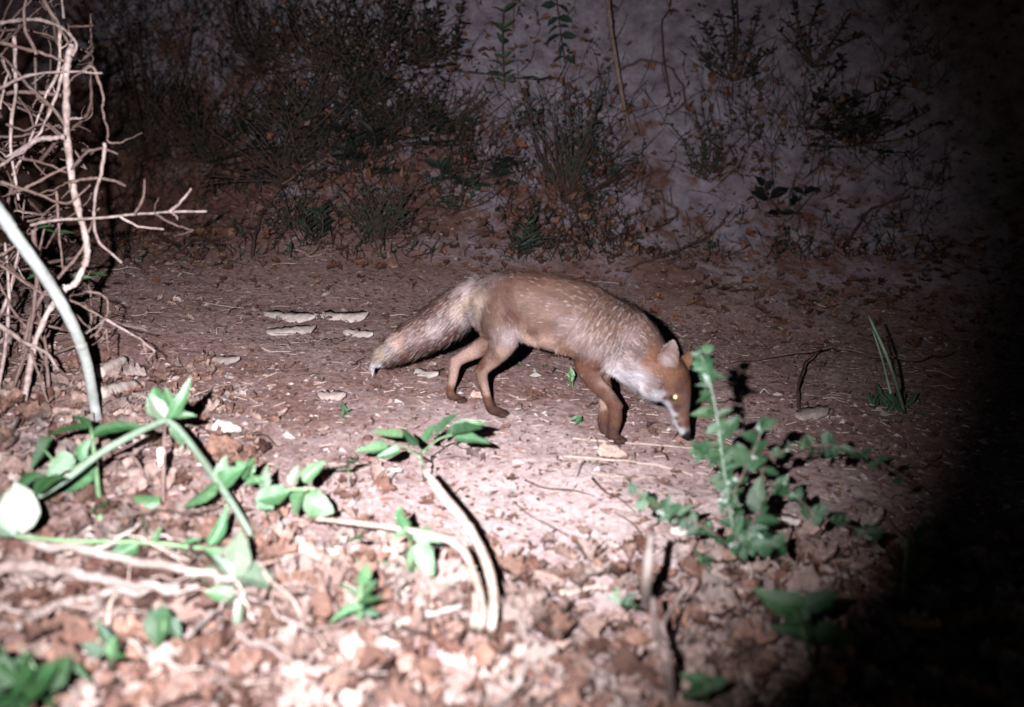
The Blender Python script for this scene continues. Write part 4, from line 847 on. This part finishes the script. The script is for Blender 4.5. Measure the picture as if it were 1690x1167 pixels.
# ------------------------------------------------------------------ plants on the earth bank
DG = (.011, .019, .014); MG = (.020, .036, .023); BG = (.035, .065, .035); BK = (.006, .008, .007)  # DG and BK deepened to paint shade into the upper-left foliage
GRP = {'bank_shrub': 'shrubs growing on the earth bank', 'bank_sprig': 'sprigs growing on the earth bank'}
def bank_plant(label, bpx, tips, leaf=('oval', 16), dens=10, col=MG, stemw=3, name='bank_shrub', cat='shrub', curve=14, off=.04, whorl=2, start=.2, stemcol=(.05, .03, .022)):
    bx, by = bpx; b = G(bx, by); db = D(bx, by); t = thing(name, label, cat, b, GRP.get(name)); st, fo = MB(), MB()
    for tx, ty in tips:
        tx += random.uniform(-14, 14); ty += random.uniform(-16, 16)
        dt = min(db + .05, D(tx, ty)) - off - random.uniform(0, .18); mx, my = (bx + tx) / 2 + random.uniform(-curve, curve), (by + ty) / 2 + random.uniform(-curve, curve) * .5
        dm = min((db + dt) / 2, D(mx, my) - off * .6)
        P = spline([b, V(mx, my, dm), V(tx, ty, dt)], 8); tube(st, P, [rpx(stemw, db), rpx(stemw * .45, db)], 4, 1, col=stemcol, smoothit=False)
        T_ = np.gradient(P, axis=0)
        for k in range(dens):
            u_ = start + (1 - start) * (k + random.random() * .6) / dens; i = min(int(u_ * (len(P) - 1)), len(P) - 2); fr = u_ * (len(P) - 1) - i; p = P[i] * (1 - fr) + P[i + 1] * fr
            tt = norm(T_[i]); a0 = random.uniform(0, 6.28)
            for w in range(whorl):
                a = a0 + w * 2 * math.pi / whorl; sd = norm(RIGHT * math.cos(a) * 1.0 - FWD * math.sin(a) * .7 + np.array([0, 0, .15]))
                dv = norm(sd + tt * random.uniform(.3, 1.0)); add_leaf(fo, 'far_' + leaf[0], p, dv, -FWD + np.array([0, 0, .7]) + np.random.randn(3) * .4, leaf[1] * (random.choice([.35, .55, .75, 1.0]) if name == 'bank_shrub' else 1) * random.uniform(.7, 1.2) * db / FPX, np.array(col) * random.uniform(.6, 1.3))
    for _ in range(2 * len(tips) if name == 'bank_shrub' else 0):                                              # wispy bare shoots around it
        a = random.uniform(15, 165); L = random.uniform(25, 95); q0 = (bx + random.uniform(-25, 25), by - random.uniform(-5, 40)); q1 = (q0[0] + math.cos(R(a)) * L, q0[1] - math.sin(R(a)) * L)
        e0 = D(*q0) - .02; e1 = min(e0 + .05, D(*q1)) - random.uniform(.03, .15); P = spline([V(*q0, e0), (V(*q0, e0) + V(*q1, e1)) / 2 + np.random.randn(3) * .02, V(*q1, e1)], 4)
        tube(st, P, [rpx(1.8, db), rpx(.8, db)], 3, 1, col=stemcol, smoothit=False)
    build('stems', st, M['bankveg'], t)
    if fo.n: build('foliage', fo, M['bankveg'], t)
    return t
U = random.uniform
def fan(bx, by, n, w, h0, h1): return [(bx + U(-w, w), by - U(h0, h1)) for _ in range(n)]
bank_plant('upright sprig of paired leaves against pale sand at the top centre', (834, 155), [(829, 8)], ('oval', 24), 8, BG, 3, start=.05, curve=3, name='bank_sprig', cat='plant')
bank_plant('leafy sprig hanging from the top edge of the bank right of the upright one', (915, -60), [(925, 88)], ('oval', 24), 9, MG, 3, start=.1, curve=3, name='hanging_sprig', cat='plant')
bank_plant('level runner with hooked leaves pointing right across the upper bank', (745, 118), [(892, 118)], ('lance', 26), 9, DG, 3, start=.1, curve=4, name='bank_runner', cat='plant')
bank_plant('thin upright sprig with dotted small leaves near the dark shrubs', (752, 115), [(752, 8), (742, 40)], ('oval', 12), 12, DG, 3, name='bank_sprig', cat='plant', curve=3)
bank_plant('wiry broom like bush in the middle of the bank', (935, 335), fan(935, 335, 26, 75, 120, 205), ('lance', 13), 12, (.022, .045, .036), 3)
bank_plant('grassy bush low on the bank left of centre', (628, 396), fan(628, 396, 30, 75, 50, 105), ('lance', 13), 9, MG, 2.5)
bank_plant('leafy rosette plant hanging low left of the wiry bush', (790, 300), fan(790, 305, 9, 60, -20, 40), ('oval', 24), 5, DG, 3, whorl=4, start=.5)
bank_plant('dark broad leaved plant above the grassy bush', (600, 275), fan(600, 270, 9, 55, 0, 70), ('oval', 26), 5, BK, 3, whorl=4, start=.5)
bank_plant('dark drooping fern fronds in the upper middle of the bank', (800, 235), [(700, 250), (720, 205), (690, 225), (760, 280), (770, 200), (840, 260)], ('lance', 22), 14, BK, 3, name='fern', cat='fern')
bank_plant('dark upright shrub on the top of the bank right of the leaning stem', (1208, 135), [(1195, -20), (1215, -30), (1180, 10), (1150, 75), (1250, 70), (1160, 95), (1240, 20), (1170, 45), (1270, 95), (1235, 110)], ('oval', 13), 14, DG, 4)
bank_plant('dark leafy shoot with broad leaves at right of the bank', (1290, 350), [(1270, 285), (1318, 300), (1245, 315), (1310, 335)], ('round', 30), 3, BK, 3, whorl=2, start=.3)
bank_plant('small sprig with narrow leaves on bare sand just above the fox', (855, 428), [(878, 366), (868, 372), (890, 385), (850, 395)], ('lance', 20), 7, MG, 2.5, name='bank_sprig', cat='plant', curve=4)
bank_plant('narrow leaved sprig at the left foot of the bank', (520, 405), [(523, 330), (510, 345), (535, 350), (500, 370)], ('lance', 24), 6, DG, 3, name='bank_sprig', cat='plant')
bank_plant('sparse green weed with tiny leaves on the right slope', (1165, 300), fan(1165, 300, 12, 70, 40, 110), ('oval', 11), 9, MG, 2)
bank_plant('low dark ground plant below the dotted sprig', (745, 215), fan(745, 215, 16, 75, 10, 75), ('lance', 14), 9, MG, 2.5)
bank_plant('thin leafed weed at the right foot of the wiry bush', (1010, 300), fan(1010, 300, 7, 45, 20, 70), ('oval', 11), 8, MG, 2)
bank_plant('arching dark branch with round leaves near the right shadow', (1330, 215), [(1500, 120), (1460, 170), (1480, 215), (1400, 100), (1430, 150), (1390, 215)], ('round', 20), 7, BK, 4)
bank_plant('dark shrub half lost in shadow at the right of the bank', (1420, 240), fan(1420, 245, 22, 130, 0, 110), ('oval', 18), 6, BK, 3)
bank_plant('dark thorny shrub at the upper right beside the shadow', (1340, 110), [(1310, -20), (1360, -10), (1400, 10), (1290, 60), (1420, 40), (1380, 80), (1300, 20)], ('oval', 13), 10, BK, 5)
LD = [((470, 300), 110, 130, 'dense dark shrub at the left of the bank beside the brushwood shadow'), ((600, 170), 90, 160, 'dark bushy shrub at the top left of the bank'), ((690, 110), 70, 130, 'dark shrub of upright shoots left of the dotted sprig'), ((340, 270), 110, 150, 'dark shrub just right of the dead brushwood'),
      ((540, 120), 80, 130, 'dark shrub at the upper left against pale soil'), ((430, 120), 60, 110, 'narrow dark shrub at the top left'), ((650, 230), 80, 100, 'dark low shrub with scattered leaves above the grassy bush'), ((240, 260), 80, 220, 'black shrub hidden behind the dead brushwood'), ((500, 230), 80, 110, 'dark tangled shrub over rusty leaves on the left slope')]
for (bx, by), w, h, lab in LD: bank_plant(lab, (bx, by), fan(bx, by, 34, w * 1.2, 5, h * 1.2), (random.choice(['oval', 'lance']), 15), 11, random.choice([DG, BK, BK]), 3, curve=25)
bank_plant('slender green weed at the left foot of the slope', (480, 380), fan(480, 380, 9, 70, 20, 90), ('lance', 14), 8, DG, 2.5)
bank_plant('low creeping weed on sand between the grassy and the wiry bush', (760, 350), fan(760, 345, 10, 75, 5, 60), ('oval', 12), 8, MG, 2.5)

# the uncountable scrub between them: fine dead stems, shoots and trailing leaves over the slope
mb = MB(); rs = np.random.RandomState(21)
for _ in range(8500):
    px, py = rs.uniform(150, 1560), rs.uniform(-30, 435)
    nz = float(vnoise(px / 90., py / 70., 7)) + .5
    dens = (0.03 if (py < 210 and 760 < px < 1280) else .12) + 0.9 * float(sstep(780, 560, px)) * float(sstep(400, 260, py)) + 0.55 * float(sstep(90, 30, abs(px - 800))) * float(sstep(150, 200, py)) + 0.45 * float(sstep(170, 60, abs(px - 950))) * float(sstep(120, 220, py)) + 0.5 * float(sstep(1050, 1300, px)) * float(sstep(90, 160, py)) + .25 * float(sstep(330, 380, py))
    if px > 850 and abs(px - 950) > 90: dens *= .75
    if rs.rand() > dens * (.9 if px < 720 else min(1.5, max(.12, 2.6 * nz - 0.6))): continue
    d = D(px, py); b = G(px, py); a = rs.uniform(20, 160); L = rs.uniform(14, 80) * (.6 if py > 340 else 1)
    tip = V(px + math.cos(R(a)) * L, py - math.sin(R(a)) * L, d - rs.uniform(.02, .16)); mid = (b + tip) / 2 + rs.randn(3) * .025
    P = spline([b, mid, tip], 3); c0 = np.array([(.045, .026, .02), (.02, .028, .02), (.03, .02, .016)][rs.randint(3)])
    tube(mb, P, [.0024, .0012], 3, 1, col=c0, smoothit=False)
    k = rs.rand(); dark = px < 760 and py < 300  # upper-left leaves get a darker colour that paints in the shade there
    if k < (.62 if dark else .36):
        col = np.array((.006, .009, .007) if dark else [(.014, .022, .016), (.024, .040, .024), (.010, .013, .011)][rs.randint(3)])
        for i in range(rs.randint(3, 8)):
            p = P[1 + rs.randint(len(P) - 1)]; add_leaf(mb, ['far_oval', 'far_lance', 'far_lance'][rs.randint(3)], p, rs.randn(3) + np.array([0, 0, .3]), -FWD + rs.randn(3) * .8, rs.uniform(.014, .036), col * rs.uniform(.6, 1.3))
    elif k < (.72 if dark else .52):
        for i in range(rs.randint(1, 4)): add_leaf(mb, 'dead', P[rs.randint(len(P))], rs.randn(3), -FWD + rs.randn(3) * .6, rs.uniform(.03, .06), np.array(BANKCOL[rs.randint(5)]))
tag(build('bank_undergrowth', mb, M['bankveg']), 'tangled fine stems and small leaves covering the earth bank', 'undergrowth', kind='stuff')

def bank_twig(label, pts, w, mat='darkbark', off=.05, name='bare_twig', cat='twig'):
    P = []
    for i, (x, y) in enumerate(pts): P.append(G(x, y) if i == 0 else V(x, y, D(x, y) - off))
    mb = MB(); dm = D(*pts[0]); tube(mb, jitter(P, .004), [rpx(w, dm), rpx(w * .6, dm)], 6, 3); tag(build(name, mb, M[mat], origin=P[0]), label, cat, 'bare twigs on the earth bank')
mb = MB(); d0 = D(1037, 210) - .02; P = [G(1038, 212), V(1030, 175, d0 - .05), V(1020, 120, d0 - .10), V(1010, 60, d0 - .12), V(1003, 0, d0 - .12), V(998, -60, d0 - .1)]
tube(mb, P, [.011, .013, .015], 8, 5); tag(build('leaning_stem', mb, M['bark'], origin=P[0]), 'slim bare brown stem leaning at the top of the bank', 'stem')
bank_twig('arched bramble cane at the upper right of the bank', [(1020, 118), (1050, 102), (1085, 103), (1115, 122), (1130, 165), (1105, 190)], 5)
bank_twig('thin bare twig standing beside the arched cane', [(1110, 170), (1098, 110), (1092, 40), (1105, 15)], 4, off=.1)
bank_twig('crooked root twig lying on the right slope', [(1060, 316), (1095, 330), (1118, 348), (1105, 365), (1070, 385)], 6)
bank_twig('brown twig slanting down the bank behind the fox neck', [(1195, 365), (1165, 392), (1120, 412), (1060, 435), (1030, 446)], 6)
bank_twig('forked root twig below the wiry bush', [(952, 372), (955, 345), (975, 318), (1000, 300), (1030, 292)], 6)
bank_twig('thin branch leaning over the left foot of the bank', [(418, 432), (424, 380), (440, 335), (480, 295), (520, 265)], 7, off=.12)
bank_twig('short bare twig across the left foot of the bank', [(425, 335), (470, 332), (520, 335)], 5)
bank_twig('dark dead branch dropping to the path at right of the bank', [(1360, 432), (1400, 395), (1440, 345), (1500, 325)], 6, off=.1)
bank_twig('fine twig bending over sand above the fox back', [(768, 425), (772, 405), (790, 402), (840, 404)], 3)
bank_twig('wispy twig rising from the centre of the bank', [(985, 420), (965, 380), (950, 330)], 3)

# dim leaves close to the camera at lower right, outside the flash beam
def near_plant(label, base, pts, leaves):
    t = thing('near_weed', label, 'plant', base)
    for pp in pts:
        mb = MB(); tube(mb, [base] + [V(*p) for p in pp], [.004, .002], 6, 5); build('stem', mb, M['stem'], t)
    for k, x, y, d, a, L in leaves: leaf_px(k, x, y, d, a, L, t, 'fgdark')
near_plant('dark blurred leafy weed in the lower right shadow', G(1345, 1110), [[(1330, 1060, 1.46), (1310, 1000, 1.52)]],
  [('oval', 1330, 1000, 1.52, a, L) for a, L in ((165, 85), (25, 60), (230, 60))] + [('oval', 1345, 1040, 1.47, a, 70) for a in (175, 350)])
near_plant('blurred green weed tip at the bottom edge right of centre', G(1165, 1165), [[(1168, 1140, 1.36), (1165, 1120, 1.38)]], [('oval', 1165, 1130, 1.37, a, L) for a, L in ((90, 40), (160, 45), (20, 40), (210, 45))])
near_plant('tall dim weed rising along the right shadow', G(1490, 1000), [[(1495, 930, 1.72), (1500, 880, 1.76)]], [('oval', 1500 + U(-20, 20), 880 + U(-10, 70), 1.75, U(0, 360), 34) for _ in range(7)])
